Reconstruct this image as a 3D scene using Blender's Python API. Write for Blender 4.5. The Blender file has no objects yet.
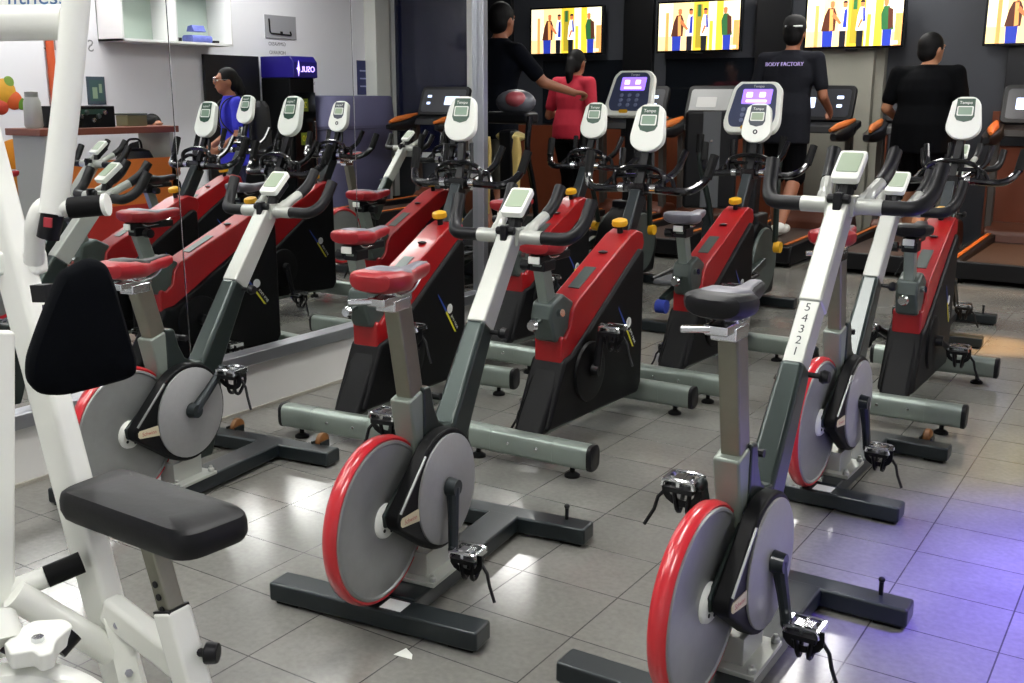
import bpy, math, random
from mathutils import Vector, Matrix
random.seed(4)
S = bpy.context.scene
COL = S.collection
PI = math.pi
R = math.radians

# ------------------------------------------------------------------ materials
MATS = {}
def lin(h):
    c = [int(h[i:i+2], 16)/255 for i in (0, 2, 4)]
    return [x/12.92 if x <= .04045 else ((x+.055)/1.055)**2.4 for x in c] + [1]
def mat(name, hexc, rough=.5, metal=0., noise=.0, nscale=30, bump=0., coat=0., spec=.5, emit=0., hex2=None):
    if name in MATS: return MATS[name]
    m = bpy.data.materials.new(name); m.use_nodes = True
    nt = m.node_tree; b = nt.nodes['Principled BSDF']
    b.inputs['Base Color'].default_value = lin(hexc)
    b.inputs['Roughness'].default_value = rough
    b.inputs['Metallic'].default_value = metal
    b.inputs['Coat Weight'].default_value = coat
    b.inputs['Coat Roughness'].default_value = .08
    b.inputs['Specular IOR Level'].default_value = spec
    if emit:
        b.inputs['Emission Color'].default_value = lin(hexc); b.inputs['Emission Strength'].default_value = emit
    if noise or bump:
        tc = nt.nodes.new('ShaderNodeTexCoord'); n = nt.nodes.new('ShaderNodeTexNoise')
        n.inputs['Scale'].default_value = nscale; n.inputs['Detail'].default_value = 4
        nt.links.new(tc.outputs['Object'], n.inputs['Vector'])
        if noise:
            mx = nt.nodes.new('ShaderNodeMix'); mx.data_type = 'RGBA'
            c = lin(hexc)
            mx.inputs[6].default_value = c
            mx.inputs[7].default_value = lin(hex2) if hex2 else [c[0]*(1-noise), c[1]*(1-noise), c[2]*(1-noise), 1]
            nt.links.new(n.outputs['Fac'], mx.inputs[0]); nt.links.new(mx.outputs[2], b.inputs['Base Color'])
        if bump:
            bp = nt.nodes.new('ShaderNodeBump'); bp.inputs['Strength'].default_value = bump; bp.inputs['Distance'].default_value = .002
            nt.links.new(n.outputs['Fac'], bp.inputs['Height']); nt.links.new(bp.outputs[0], b.inputs['Normal'])
    MATS[name] = m
    return m
GUN   = mat('gunmetal paint', '2f3a37', .33, .55, .25, 18, coat=.3)
DGUN  = mat('dark steel paint', '232b2e', .38, .4, .25, 14, coat=.2)
SILV  = mat('silver paint', 'b3b6af', .38, .35, .08, 20)
KHAKI = mat('brushed steel post', '8d8c7e', .35, .8, .15, 40)
WPLA  = mat('white plastic', 'e9ece4', .4)
CREAM = mat('white machine enamel', 'eef0e8', .3, 0, .05, 9, coat=.3)
BLK   = mat('black plastic', '0f1013', .42, 0, .2, 20, spec=0.3)
BLKG  = mat('black gloss tube', '0e0f12', .18, .3, coat=.5)
RUB   = mat('black rubber', '090a0b', .65, 0, .2, 60, bump=.2, spec=0.2)
SHELL = mat('black shell plastic', '07080a', .5, 0, .25, 12, spec=.18)
RED   = mat('red gloss paint', '980e14', .34, 0, .12, 8, coat=.2)
RIMR  = mat('red rim paint', 'c5202a', .28, 0, .1, 12, coat=.5)
DISC  = mat('grey disc', '9a9d9a', .42, .5, .15, 35)
GREYD = mat('grey cover disc', '9a9b9a', .5, .2, .12, 60)
OVAL  = mat('grey green stabilizer paint', '8d9890', .35, .45, .1, 16)
BLOCK = mat('grey green clamp casting', '4c5652', .4, .3, .2, 30)
CHR   = mat('chrome', 'd6d8da', .14, 1.)
AMB   = mat('amber roller', '7a4d1c', .45, 0, .4, 40)
LCD   = mat('green grey screen', '9fae96', .3, 0)
LCDG  = mat('dark green console panel', '2c4a3a', .35)
REDV  = mat('red vinyl', '98161f', .4, 0, .15, 30, bump=.1)
GVIN  = mat('grey vinyl', '77767f', .4, 0, .2, 30)
BVIN  = mat('black vinyl', '0e0f12', .45, 0, .2, 60, bump=.15, spec=0.3)
BFAB  = mat('black cover fabric', '0b0d11', .9, 0, .3, 120, bump=.4, spec=0.05)
YEL   = mat('yellow plastic', 'd7a21c', .35)
BLUP  = mat('blue decal', '1c3a8c', .4)
YELD  = mat('yellow decal', 'd8cf2a', .4)
WDEC  = mat('white decal', 'e2e4e2', .4)
TAGC  = mat('cream tag', 'cfc6a6', .5)
REDT  = mat('red lettering', 'b0303a', .5)
DKT   = mat('dark lettering', '2a2d30', .5)
SKIN  = mat('brown skin', '9a6347', .55, 0, .12, 14)
HAIR  = mat('black hair', '0a090a', .65, 0, .3, 90, bump=.3, spec=.2)
WALLW = mat('white wall paint', 'ebebf0', .6, 0, .04, 3)

# ------------------------------------------------------------------ mesh builder
class MB:
    def __init__(s): s.v = []; s.f = []; s.m = []; s.M = Matrix(); s.k = 0
    def add(s, vs, fs):
        n = len(s.v); s.v += [tuple(s.M @ Vector(v)) for v in vs]
        s.f += [tuple(i+n for i in f) for f in fs]; s.m += [s.k]*len(fs); return s
    def box(s, c, d, tap=(1, 1)):
        x, y, z = [q/2 for q in d]; cx, cy, cz = c; tx, ty = tap
        s.add([(cx-x, cy-y, cz-z), (cx+x, cy-y, cz-z), (cx+x, cy+y, cz-z), (cx-x, cy+y, cz-z),
               (cx-x*tx, cy-y*ty, cz+z), (cx+x*tx, cy-y*ty, cz+z), (cx+x*tx, cy+y*ty, cz+z), (cx-x*tx, cy+y*ty, cz+z)],
              [(3, 2, 1, 0), (4, 5, 6, 7), (0, 1, 5, 4), (1, 2, 6, 5), (2, 3, 7, 6), (3, 0, 4, 7)]); return s
    def prism(s, poly, x0, x1, ax='x'):
        """polygon extruded: poly in (y,z) for ax x, (x,z) for y, (x,y) for z"""
        g = {'x': lambda p, t: (t, p[0], p[1]), 'y': lambda p, t: (p[0], t, p[1]), 'z': lambda p, t: (p[0], p[1], t)}[ax]
        a = sum(poly[i][0]*poly[(i+1) % len(poly)][1]-poly[(i+1) % len(poly)][0]*poly[i][1] for i in range(len(poly)))
        if (a < 0) != (ax == 'y'): poly = poly[::-1]
        n = len(poly)
        s.add([g(p, x0) for p in poly]+[g(p, x1) for p in poly],
              [tuple(range(n))[::-1], tuple(range(n, 2*n))]+[(i, (i+1) % n, n+(i+1) % n, n+i) for i in range(n)]); return s
    def loft(s, rings, cap=True, closed=False):
        n = len(rings[0]); vs = [p for r in rings for p in r]; fs = []
        L = len(rings)
        for a in range(L if closed else L-1):
            b = (a+1) % L
            for i in range(n): fs.append((a*n+i, a*n+(i+1) % n, b*n+(i+1) % n, b*n+i))
        if cap and not closed: fs += [tuple(range(n))[::-1], tuple(range((L-1)*n, L*n))]
        s.add(vs, fs); return s
    def tube(s, pts, r, seg=10, sec=None, up=None, closed=False):
        """sweep of a round (r number or list) or polygon section (sec list of (a,b)) along pts"""
        P = [Vector(p) for p in pts]; n = len(P)
        T = [((P[(i+1) % n]-P[i-1]) if closed else (P[min(i+1, n-1)]-P[max(i-1, 0)])).normalized() for i in range(n)]
        u = Vector(up) if up else (Vector((0, 0, 1)) if abs(T[0].z) < .9 else Vector((0, 1, 0)))
        rings = []
        for i in range(n):
            if not up and i: pass
            w = (u - T[i]*u.dot(T[i]))
            if w.length < 1e-4: w = T[i].orthogonal()
            w.normalize()
            if not up: u = w
            b = T[i].cross(w); ri = r[i] if isinstance(r, (list, tuple)) else r
            if sec: rings.append([P[i]+b*a*ri+w*c*ri for a, c in sec])
            else: rings.append([P[i]+(b*math.cos(2*PI*k/seg)+w*math.sin(2*PI*k/seg))*ri for k in range(seg)])
        s.loft(rings, True, closed); return s
    def rect(s, a, b, w, h, up=(0, 0, 1), w2=None, h2=None):
        """rectangular bar from a to b: w across, h along up"""
        a, b = Vector(a), Vector(b); t = (b-a).normalized(); u = Vector(up); u = (u-t*u.dot(t)).normalized(); c = t.cross(u)
        rr = []
        for p, ww, hh in ((a, w, h), (b, w2 or w, h2 or h)):
            rr.append([p+c*ww/2*i+u*hh/2*j for i, j in ((1, -1), (1, 1), (-1, 1), (-1, -1))])
        s.loft(rr); return s
    def cyl(s, a, b, r, r2=None, seg=16): return s.tube([a, b], [r, r2 if r2 is not None else r], seg)
    def lathe(s, prof, seg=32, ax='x', c=(0, 0, 0), ring=False):
        """profile of (radius, along) turned round axis ax"""
        rings = []
        for r_, t in prof:
            q = []
            for k in range(seg):
                a = 2*PI*k/seg; p, w = max(r_, 1e-4)*math.cos(a), max(r_, 1e-4)*math.sin(a)
                v = {'x': (t, p, w), 'y': (w, t, p), 'z': (p, w, t)}[ax]
                q.append((v[0]+c[0], v[1]+c[1], v[2]+c[2]))
            rings.append(q)
        s.loft(rings, True, ring); return s
    def ell(s, c, r, seg=14, rings=9, rot=None):
        vs = []; M = rot or Matrix.Identity(3)
        for i in range(1, rings):
            t = PI*i/rings
            for k in range(seg):
                a = 2*PI*k/seg
                v = M @ Vector((r[0]*math.sin(t)*math.cos(a), r[1]*math.sin(t)*math.sin(a), -r[2]*math.cos(t)))
                vs.append(Vector(c)+v)
        n = len(vs); vs += [Vector(c)+M @ Vector((0, 0, -r[2])), Vector(c)+M @ Vector((0, 0, r[2]))]
        fs = [(i*seg+k, i*seg+(k+1) % seg, (i+1)*seg+(k+1) % seg, (i+1)*seg+k) for i in range(rings-2) for k in range(seg)]
        fs += [(n, (k+1) % seg, k) for k in range(seg)]+[(n+1, (rings-2)*seg+k, (rings-2)*seg+(k+1) % seg) for k in range(seg)]
        s.add(vs, fs); return s
    def cone(s, a, b, ra, rb, seg=12):
        """round-ended tapered limb"""
        a, b = Vector(a), Vector(b); s.tube([a, b], [ra, rb], seg)
        s.ell(a, (ra,)*3, seg, 8); s.ell(b, (rb,)*3, seg, 8); return s
    def text(s, body, size, M=None, depth=0.):
        cu = bpy.data.curves.new('t', 'FONT'); cu.body = body; cu.size = size; cu.align_x = 'CENTER'; cu.align_y = 'CENTER'
        cu.resolution_u = 3; cu.extrude = depth
        o = bpy.data.objects.new('t', cu); COL.objects.link(o)
        dg = bpy.context.evaluated_depsgraph_get(); me = bpy.data.meshes.new_from_object(o.evaluated_get(dg))
        old = s.M
        if M is not None: s.M = old @ M
        s.add([v.co.copy() for v in me.vertices], [tuple(p.vertices) for p in me.polygons]); s.M = old
        bpy.data.objects.remove(o); bpy.data.curves.remove(cu); bpy.data.meshes.remove(me); return s
    def build(s, name, mats, parent=None, bevel=0, ang=35, seg=2, flat=False):
        me = bpy.data.meshes.new(name); me.from_pydata(s.v, [], s.f)
        for m_ in (mats if isinstance(mats, (list, tuple)) else [mats]): me.materials.append(m_)
        me.polygons.foreach_set('material_index', s.m)
        me.validate()
        if not flat:
            me.polygons.foreach_set('use_smooth', [True]*len(me.polygons)); me.set_sharp_from_angle(angle=R(ang))
        me.update()
        o = bpy.data.objects.new(name, me); COL.objects.link(o)
        if parent: o.parent = parent
        if bevel:
            b = o.modifiers.new('edge', 'BEVEL'); b.width = bevel; b.segments = seg; b.limit_method = 'ANGLE'; b.angle_limit = R(40)
            b.harden_normals = True
        return o
def arc(pts, rad, n=5):
    """polyline with rounded corners"""
    P = [Vector(p) for p in pts]; out = [P[0]]
    for i in range(1, len(P)-1):
        a = (P[i-1]-P[i]); b = (P[i+1]-P[i]); d = min(rad, a.length*.48, b.length*.48)
        p0 = P[i]+a.normalized()*d; p1 = P[i]+b.normalized()*d
        for k in range(n+1):
            t = k/n; out.append(p0*(1-t)**2+P[i]*2*t*(1-t)+p1*t*t)
    return out+[P[-1]]
def rrect(w, h, r, n=4, cx=0, cy=0):
    """rounded rectangle outline"""
    out = []
    for sx, sy, a0 in ((1, 1, 0), (-1, 1, 90), (-1, -1, 180), (1, -1, 270)):
        for k in range(n+1):
            a = R(a0+90*k/n); out.append((cx+sx*(w/2-r)+r*math.cos(a), cy+sy*(h/2-r)+r*math.sin(a)))
    return out
def thing(name, label, cat, loc=(0, 0, 0), rz=0, group=None):
    o = bpy.data.objects.new(name, None); COL.objects.link(o); o.empty_display_size = .1
    o.location = loc; o.rotation_euler = (0, 0, rz); o['label'] = label; o['category'] = cat
    if group: o['group'] = group
    return o
def tag(o, label, cat, group=None):
    o['label'] = label; o['category'] = cat
    if group: o['group'] = group
    return o
def struct(o): o['kind'] = 'structure'; return o
def TR(loc=(0, 0, 0), rx=0, ry=0, rz=0):
    return Matrix.Translation(loc) @ Matrix.Rotation(rz, 4, 'Z') @ Matrix.Rotation(ry, 4, 'Y') @ Matrix.Rotation(rx, 4, 'X')

# ------------------------------------------------------------------ camera
CAMH = 1.31; F = 1050.
yaw, pitch, roll = .5735, .2288, .003
fw = Vector((-math.sin(yaw)*math.cos(pitch), math.cos(yaw)*math.cos(pitch), -math.sin(pitch)))
rt = Vector((math.cos(yaw), math.sin(yaw), 0)); up = rt.cross(fw)
r2 = rt*math.cos(roll)+up*math.sin(roll); u2 = up*math.cos(roll)-rt*math.sin(roll)
cam = bpy.data.objects.new('camera', bpy.data.cameras.new('camera')); COL.objects.link(cam)
cam.matrix_world = Matrix(((r2.x, u2.x, -fw.x, 0), (r2.y, u2.y, -fw.y, 0), (r2.z, u2.z, -fw.z, CAMH), (0, 0, 0, 1)))
cam.data.sensor_width = 36; cam.data.lens = F/1024*36; cam.data.clip_start = .02
S.camera = cam
def P(u, v, d):
    """the place in the room seen at photo position (u, v), d metres deep"""
    return Vector((0, 0, CAMH))+fw*d+r2*((u-512)/F*d)-u2*((v-341.5)/F*d)

# ------------------------------------------------------------------ room
def floor_mat():
    m = bpy.data.materials.new('worn grey ceramic tile'); m.use_nodes = True; nt = m.node_tree; b = nt.nodes['Principled BSDF']
    N = nt.nodes.new; L = nt.links.new
    tc = N('ShaderNodeTexCoord'); mp = N('ShaderNodeMapping'); mp.inputs['Location'].default_value = (.28+3.0, -2.06+3.0, 0)
    L(tc.outputs['Object'], mp.inputs['Vector'])
    br = N('ShaderNodeTexBrick'); br.offset = 0; br.inputs['Scale'].default_value = 1
    br.inputs['Brick Width'].default_value = .302; br.inputs['Row Height'].default_value = .2517
    br.inputs['Mortar Size'].default_value = .0022; br.inputs['Mortar Smooth'].default_value = .3
    br.inputs['Color1'].default_value = lin('8e8d87'); br.inputs['Color2'].default_value = lin('858580'); br.inputs['Mortar'].default_value = lin('504f4e')
    L(mp.outputs[0], br.inputs['Vector'])
    n = N('ShaderNodeTexNoise'); n.inputs['Scale'].default_value = 2.2; n.inputs['Detail'].default_value = 6
    L(tc.outputs['Object'], n.inputs['Vector'])
    n2 = N('ShaderNodeTexNoise'); n2.inputs['Scale'].default_value = 60; n2.inputs['Detail'].default_value = 3
    L(tc.outputs['Object'], n2.inputs['Vector'])
    mx = N('ShaderNodeMix'); mx.data_type = 'RGBA'; mx.blend_type = 'MULTIPLY'; mx.inputs[0].default_value = 1
    cr = N('ShaderNodeValToRGB'); cr.color_ramp.elements[0].position = .3; cr.color_ramp.elements[0].color = (.72, .72, .7, 1)
    cr.color_ramp.elements[1].position = .62; cr.color_ramp.elements[1].color = (1, 1, 1, 1)
    L(n.outputs['Fac'], cr.inputs[0]); L(br.outputs['Color'], mx.inputs[6]); L(cr.outputs[0], mx.inputs[7])
    mx2 = N('ShaderNodeMix'); mx2.data_type = 'RGBA'; mx2.blend_type = 'MULTIPLY'; mx2.inputs[0].default_value = .35
    L(mx.outputs[2], mx2.inputs[6]); L(n2.outputs['Fac'], mx2.inputs[7]); L(mx2.outputs[2], b.inputs['Base Color'])
    mr = N('ShaderNodeMapRange'); mr.inputs[3].default_value = .08; mr.inputs[4].default_value = .24
    L(n.outputs['Fac'], mr.inputs[0]); L(mr.outputs[0], b.inputs['Roughness'])
    bp = N('ShaderNodeBump'); bp.inputs['Strength'].default_value = .4; bp.inputs['Distance'].default_value = .002
    bp.invert = True; L(br.outputs['Fac'], bp.inputs['Height']); L(bp.outputs[0], b.inputs['Normal'])
    b.inputs['Specular IOR Level'].default_value = .6
    return m
MX = -3.27           # face of the mirror wall
MEND = 4.74          # far end of the mirror wall
RW = 2.0             # right wall
BW = 10.4            # wall with the televisions
LW = -7.6            # left wall of the far part
FRONT = -1.6
CZ = 3.1
struct(MB().box(((LW+RW)/2, (BW+FRONT)/2, -.05), (RW-LW+.6, BW-FRONT+.6, .1)).build('floor', floor_mat(), flat=True))
CEILM = mat('ceiling white', 'b9b9ba', .8)
struct(MB().box(((LW+RW)/2, (BW+FRONT)/2, CZ+.05), (RW-LW+.6, BW-FRONT+.6, .1)).build('ceiling', CEILM, flat=True))
struct(MB().box((RW+.075, (BW+FRONT)/2, CZ/2), (.15, BW-FRONT, CZ)).build('wall_right', WALLW, flat=True))
DARKW = mat('dark grey wall', '3c3f46', .5, 0, .25, 3)
DARKC = mat('charcoal wall', '2a2c32', .45, 0, .2, 3)
struct(MB().box(((LW+RW)/2, BW+.075, CZ/2), (RW-LW+.3, .15, CZ)).build('wall_back', DARKW, flat=True))
struct(MB().box((LW-.075, (BW+MEND)/2, CZ/2), (.15, BW-MEND, CZ)).build('wall_left', DARKC, flat=True))
struct(MB().box(((LW+MX-.16)/2, MEND-.1, CZ/2), (MX-.16-LW, .15, CZ)).build('wall_far_left', DARKC, flat=True))
struct(MB().box(((MX+RW)/2, FRONT-.075, CZ/2), (RW-MX+.4, .15, CZ)).build('wall_front', WALLW, flat=True))
# mirror wall: masonry with a low white curb, four mirror panels in an aluminium channel
struct(MB().box((MX-.10, (MEND+FRONT)/2-.02, CZ/2), (.12, MEND-FRONT-.04, CZ)).build('wall_mirror', DARKW, flat=True))
CURB = mat('white curb paint', 'dcdcd8', .5, 0, .1, 5)
struct(MB().box((MX-.018, (MEND+FRONT)/2, .102), (.036, MEND-FRONT, .204)).build('trim_1', CURB, bevel=.006))
struct(MB().box((MX+.004, (MEND+FRONT)/2, .006), (.01, MEND-FRONT, .012)).build('baseboard_left', mat('grubby joint', '9b978c', .7), flat=True))
ALU = mat('aluminium', 'b9bcc2', .32, .9, .08, 20)
m = MB().box((MX+.002, (MEND+FRONT)/2, .232), (.05, MEND-FRONT, .052))
struct(m.build('trim_2', ALU, bevel=.004))
struct(MB().box((MX-.02, MEND+.022, 1.6), (.085, .045, 2.7)).build('trim_3', ALU, bevel=.005))
MIR = bpy.data.materials.new('mirror glass'); MIR.use_nodes = True
b = MIR.node_tree.nodes['Principled BSDF']; b.inputs['Metallic'].default_value = 1; b.inputs['Roughness'].default_value = 0
b.inputs['Base Color'].default_value = (.88, .90, .895, 1)
edges = [-.42, .62, 1.66, 2.72, 3.745, MEND]
whs = ['mirror panel nearest the camera end, behind the white machine', 'mirror panel beside the white machine', 'mirror panel behind the leftmost grey bike, by the machine arm',
       'mirror panel reflecting the black fridge and the woman in blue', 'mirror panel at the far end beside the aluminium post']
for i in range(5):
    y0, y1 = edges[i]+.0015, edges[i+1]-.0015
    tag(MB().box((MX-.021, (y0+y1)/2, 1.58), (.012, y1-y0, 2.65)).build('mirror_panel', MIR, bevel=.0015, seg=1), whs[i], 'mirror', 'mirror panels along the left wall')

# back wall: wood wainscot, pilaster, dark panels and glass
WOOD = mat('red brown wood panel', '7a3c22', .45, 0, .35, 5)
struct(MB().box((-4.95, BW-.02, .5), (4.9, .04, 1.0)).build('trim_4', WOOD, bevel=.004))
struct(MB().box((-.45, BW-.02, .6), (2.3, .04, 1.2)).build('trim_5', WOOD, bevel=.004))
PIL = mat('beige pilaster', '96958a', .7, 0, .1, 4)
struct(MB().box((-2.93, BW-.09, CZ/2), (.58, .18, CZ)).box((-2.60, BW-.05, CZ/2), (.08, .1, CZ)).build('trim_6', PIL, bevel=.004))
for i, (x, w, c) in enumerate(((-3.66, .34, '0c0d10'), (-5.12, .34, '0a0b0e'), (-.98, .12, '33363c'), (-1.36, .34, '14161b'), (-6.9, .4, '101116'), (.05, .1, '2b2e34'))):
    struct(MB().box((x, BW-.03, 2.0), (w, .06, 2.2)).build('trim_%d' % (7+i), mat('dark panel '+c, c, .35), bevel=.004))
GLS = mat('dark glass', '14171c', .06, 0, spec=.8)
for i, (x, w) in enumerate(((-5.75, 1.1), (-4.05, 1.5), (-1.3, .0), (-.5, .8))):
    if w: struct(MB().box((x, BW-.012, 1.36), (w, .024, .68)).build('window_%d' % (i+1), GLS, flat=True))
NAVY = mat('night window glass', '171a33', .08, 0, .3, 2, spec=.7)
struct(MB().box((1.28, BW-.02, 1.75), (1.1, .03, 2.2)).build('window_5', NAVY, flat=True))
WFR = mat('pale grey frame', 'c9cbc9', .5)
m = MB().box((.68, BW-.05, 1.6), (.08, .1, 3.0)).box((1.88, BW-.05, 1.6), (.1, .1, 3.0)).box((1.28, BW-.05, .62), (1.1, .08, .06))
struct(m.build('trim_20', WFR, bevel=.005))
struct(MB().box((RW-.09, 10.12, CZ/2), (.18, .26, CZ)).build('trim_21', mat('pale column paint', 'd0d2cc', .6), bevel=.01))

# ------------------------------------------------------------------ bikes, kind one: open frame, rear flywheel
def crank_set(root, ax_y, ax_z, ang, xr, xl, arm, amat, k=1.):
    """two crank arms with pedals and toe cages; ang is the right arm's direction in degrees from +y upward"""
    for s, x, a in ((1, xr, R(ang)), (-1, xl, R(ang+180))):
        ex, ey, ez = x+s*.014, ax_y+arm*math.cos(a), ax_z+arm*math.sin(a)
        m = MB()
        m.cyl((x-s*.012, ax_y, ax_z), (x+s*.016, ax_y, ax_z), .026, .022, 16)
        m.tube([(x, ax_y, ax_z), (x+s*.008, (ax_y+ey)/2, (ax_z+ez)/2), (ex, ey, ez)], [.018, .0145, .0135], 10)
        m.ell((ex, ey, ez), (.014, .018, .018))
        m.build('crank_arm', amat, root)
        o = Vector((ex, ey, ez)); px = ex+s*.055*k
        def q(dx, dy, dz): return (px+dx*k, ey+dy*k, ez+dz*k)
        m = MB()
        m.cyl((ex, ey, ez), q(s*.05, 0, 0), .008, seg=8)
        for dy in (-.04, .04):
            m.tube(arc([q(-.048, dy, -.008), q(-.045, dy, .012), q(.045, dy, .012), q(.048, dy, -.008)], .01, 2), .006*k, 6)
        for dx in (-.046, .0, .046): m.rect(q(dx, -.042, .004), q(dx, .042, .004), .008, .016)
        m.rect(q(0, -.02, 0), q(0, .02, 0), .05*k, .026*k)
        p = m.build('pedal', CHR, root)
        m = MB()
        for dx in (-.026, .026):
            m.tube(arc([q(dx, .045, -.004), q(dx*.9, .06, -.05), q(dx*.6, .02, -.105), q(dx*.6, -.005, -.09), q(dx, -.01, -.02)], .03, 3), .0075*k, 6)
        m.tube(arc([q(-.05, -.015, .005), q(-.052, -.01, -.05), q(0, 0, -.075), q(.052, -.01, -.05), q(.05, -.015, .005)], .025, 3), 1, sec=[(-.008, -.0015), (.008, -.0015), (.008, .0015), (-.008, .0015)], up=(0, 1, 0))
        m.rect(q(0, -.042, -.018), q(0, .042, -.018), .088*k, .014*k)
        m.tube([q(s*.05, 0, -.03), q(s*.075, -.005, -.06), q(s*.085, -.008, -.10), q(s*.11, -.02, -.15)], .006*k, 6)
        m.build('toe_cage', BLK, p)
def saddle_rings(y0, y1, zt, w, k=1.):
    secs = []
    L = y1-y0
    for t, ww, hh, dz in ((0, .45, .35, -.012), (.03, .78, .8, -.004), (.12, .98, 1., .0), (.28, 1., 1., -.002), (.42, .82, .95, -.010), (.55, .5, .85, -.015), (.7, .33, .75, -.014), (.9, .28, .7, -.010), (.97, .24, .55, -.012), (1., .12, .25, -.018)):
        secs.append((y0+L*t, w/2*ww*k, .048*hh, zt+dz))
    out = []
    for y, a, h, z in secs:
        q = []
        for i in range(20):
            t = 2*PI*i/20; cx, cz = math.cos(t), math.sin(t)
            x = a*math.copysign(abs(cx)**.7, cx); zz = h*.5*math.copysign(abs(cz)**.75, cz)
            if cz < 0: zz *= 1.5
            q.append((x, y, z-h*.5+zz-(.004*(1-abs(cx)) if cz > 0 else 0)))
        out.append(q)
    return out
def saddle(root, y0, y1, zt, w, mbody, mtop):
    s = MB().loft(saddle_rings(y0, y1, zt, w)).build('saddle', mbody, root)
    if mtop is not mbody:
        rr = saddle_rings(y0+.03, y1-.004, zt+.004, w, .74)
        rr = [[(x, y, z if z > zt-.04 else zt-.03) for x, y, z in q] for q in rr]
        MB().loft(rr).build('saddle_top', mtop, s)
    m = MB()
    for sx in (-1, 1): m.tube(arc([(sx*.035, y0+.05, zt-.05), (sx*.025, y0+.09, zt-.075), (sx*.02, y1-.1, zt-.075), (sx*.012, y1-.04, zt-.04)], .03, 3), .004, 6)
    m.build('saddle_rail', CHR, s)
def console_tablet(root, loc, tilt, w, h, stem_to):
    m = MB(); m.M = TR(loc, tilt); m.prism(rrect(w, h, .01), -.010, .012, 'z')
    c = m.build('console', WPLA, root, bevel=.004)
    m = MB(); m.M = TR(loc, tilt); m.prism(rrect(w*.78, h*.66, .005, 3, 0, .006), .0115, .0142, 'z'); m.build('screen', LCD, c)
    m = MB(); m.M = TR(loc, tilt); m.box((0, -.005, -.026), (w*.7, h*.75, .03), (1, 1)); m.build('console_back', BLK, c, bevel=.006)
    m = MB(); m.tube([Vector(loc)+Vector((0, -.005, -.03)), stem_to], .02, 10); m.build('console_stem', BLK, root)
def frame_bike(x, y, deg, label, crank=-90, seat_dz=0., raised=0., body=REDV, top=GVIN, numbers=False, amber=True):
    t = thing('spinning_bike', label, 'exercise bike', (x, y, 0), R(deg), 'open frame spinning bikes with red rimmed flywheels')
    for nm, yy, w, xc in (('rear_foot', -.352, .62, -.015), ('front_foot', .335, .59, 0)):
        f = MB().box((xc, yy, .035), (w, .08, .052)).build(nm, DGUN, t, bevel=.008)
        for sx in (-1, 1): MB().box((xc+sx*(w/2-.05), yy, .006), (.07, .06, .012)).build('rubber_foot', RUB, f, bevel=.003)
    for sx in ((-1, 1) if amber else ()):
        m = MB().lathe([(.0, -.014), (.024, -.014), (.033, -.008), (.033, .008), (.024, .014), (0, .014)], 20, 'x', (sx*.2, .398, .062))
        m.build('transport_wheel', AMB, t)
        for q in (-.02, .02): MB().box((sx*.2+q, .385, .055), (.006, .05, .03)).build('wheel_bracket', DGUN, t)
    if not amber: MB().cyl((.215, .35, .06), (.215, .35, .10), .006, seg=8).ell((.215, .35, .103), (.009, .009, .008)).build('lock_pin', BLK, t)
    MB().box((.025, 0, .038), (.105, .62, .05)).build('base_beam', DGUN, t, bevel=.008)
    m = MB().box((.025, -.14, .069), (.125, .19, .012)).box((.02, -.14, .105), (.06, .13, .07))
    for sx in (-1, 1):
        for yy in (-.22, -.06): m.lathe([(0, 0), (.011, 0), (.011, .012), (.006, .014), (.006, .022), (0, .022)], 8, 'z', (.025+sx*.05, yy, .074))
    m.build('mounting_bracket', SILV, t, bevel=.003)
    MB().box((.045, -.355, .0615), (.06, .05, .003)).build('foot_label', WDEC, t)
    # V shaped main frame round the crank
    poly = [(-.178, .585), (-.16, .58), (-.15, .52), (-.125, .475), (-.09, .45), (-.05, .438), (0, .442), (.04, .44), (.07, .40), (.06, .30), (.015, .15), (.0, .11), (-.13, .11), (-.17, .19), (-.26, .25), (-.37, .27), (-.375, .305), (-.25, .385), (-.18, .43), (-.178, .5)]
    MB().prism(poly, .019, .034).build('frame', GUN, t, bevel=.008)
    MB().prism([(-.180, .585), (-.138, .58), (-.122, .52), (-.10, .478), (-.07, .456), (-.04, .446), (.02, .445), (.02, .40), (-.09, .40), (-.15, .43)], -.030, .0345).build('frame_horn', GUN, t, bevel=.01)
    m = MB().rect((0, .0, .39), (0, .2, .675), .074, .105, (0, -1, .6), .062, .074)
    m.build('fork', GUN, t, bevel=.014, seg=3)
    d = Vector((0, .23, .275)).normalized(); p0 = Vector((0, .195, .668)); u = (0, -1, .8)
    e = raised
    c0 = p0+d*e
    if e:
        m = MB().rect(p0-d*.02, c0+d*.02, .052, .062, u); inner = m.build('post_inner', SILV, t, bevel=.004)
        if numbers:
            uu = Vector((0, -1, .8)); uu = (uu-d*uu.dot(d)).normalized(); rx = d.cross(uu)
            m = MB()
            for k, ch in enumerate('12345'):
                o = p0+d*(.03+k*.031)+uu*.0318
                m.M = Matrix(((rx.x, d.x, uu.x, o.x), (rx.y, d.y, uu.y, o.y), (rx.z, d.z, uu.z, o.z), (0, 0, 0, 1))) ; m.text(ch, .032)
            m.build('height_numbers', DKT, inner)
    m = MB().rect(c0, c0+d*.298, .06, .072, u, .056, .066); post = m.build('handlebar_post', SILV, t, bevel=.007)
    m = MB(); m.M = TR((.034, .2, .655)); m.cyl((0, 0, 0), (.03, 0, 0), .007, seg=8).lathe([(0, .028), (.014, .028), (.018, .036), (.014, .05), (0, .05)], 10, 'x')
    m.build('post_knob', BLK, t)
    hb = c0+d*.31
    m = MB(); m.M = TR(hb)
    m.cyl((-.105, 0, 0), (.105, 0, 0), .021, seg=14).box((0, .01, 0), (.075, .07, .05))
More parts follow.
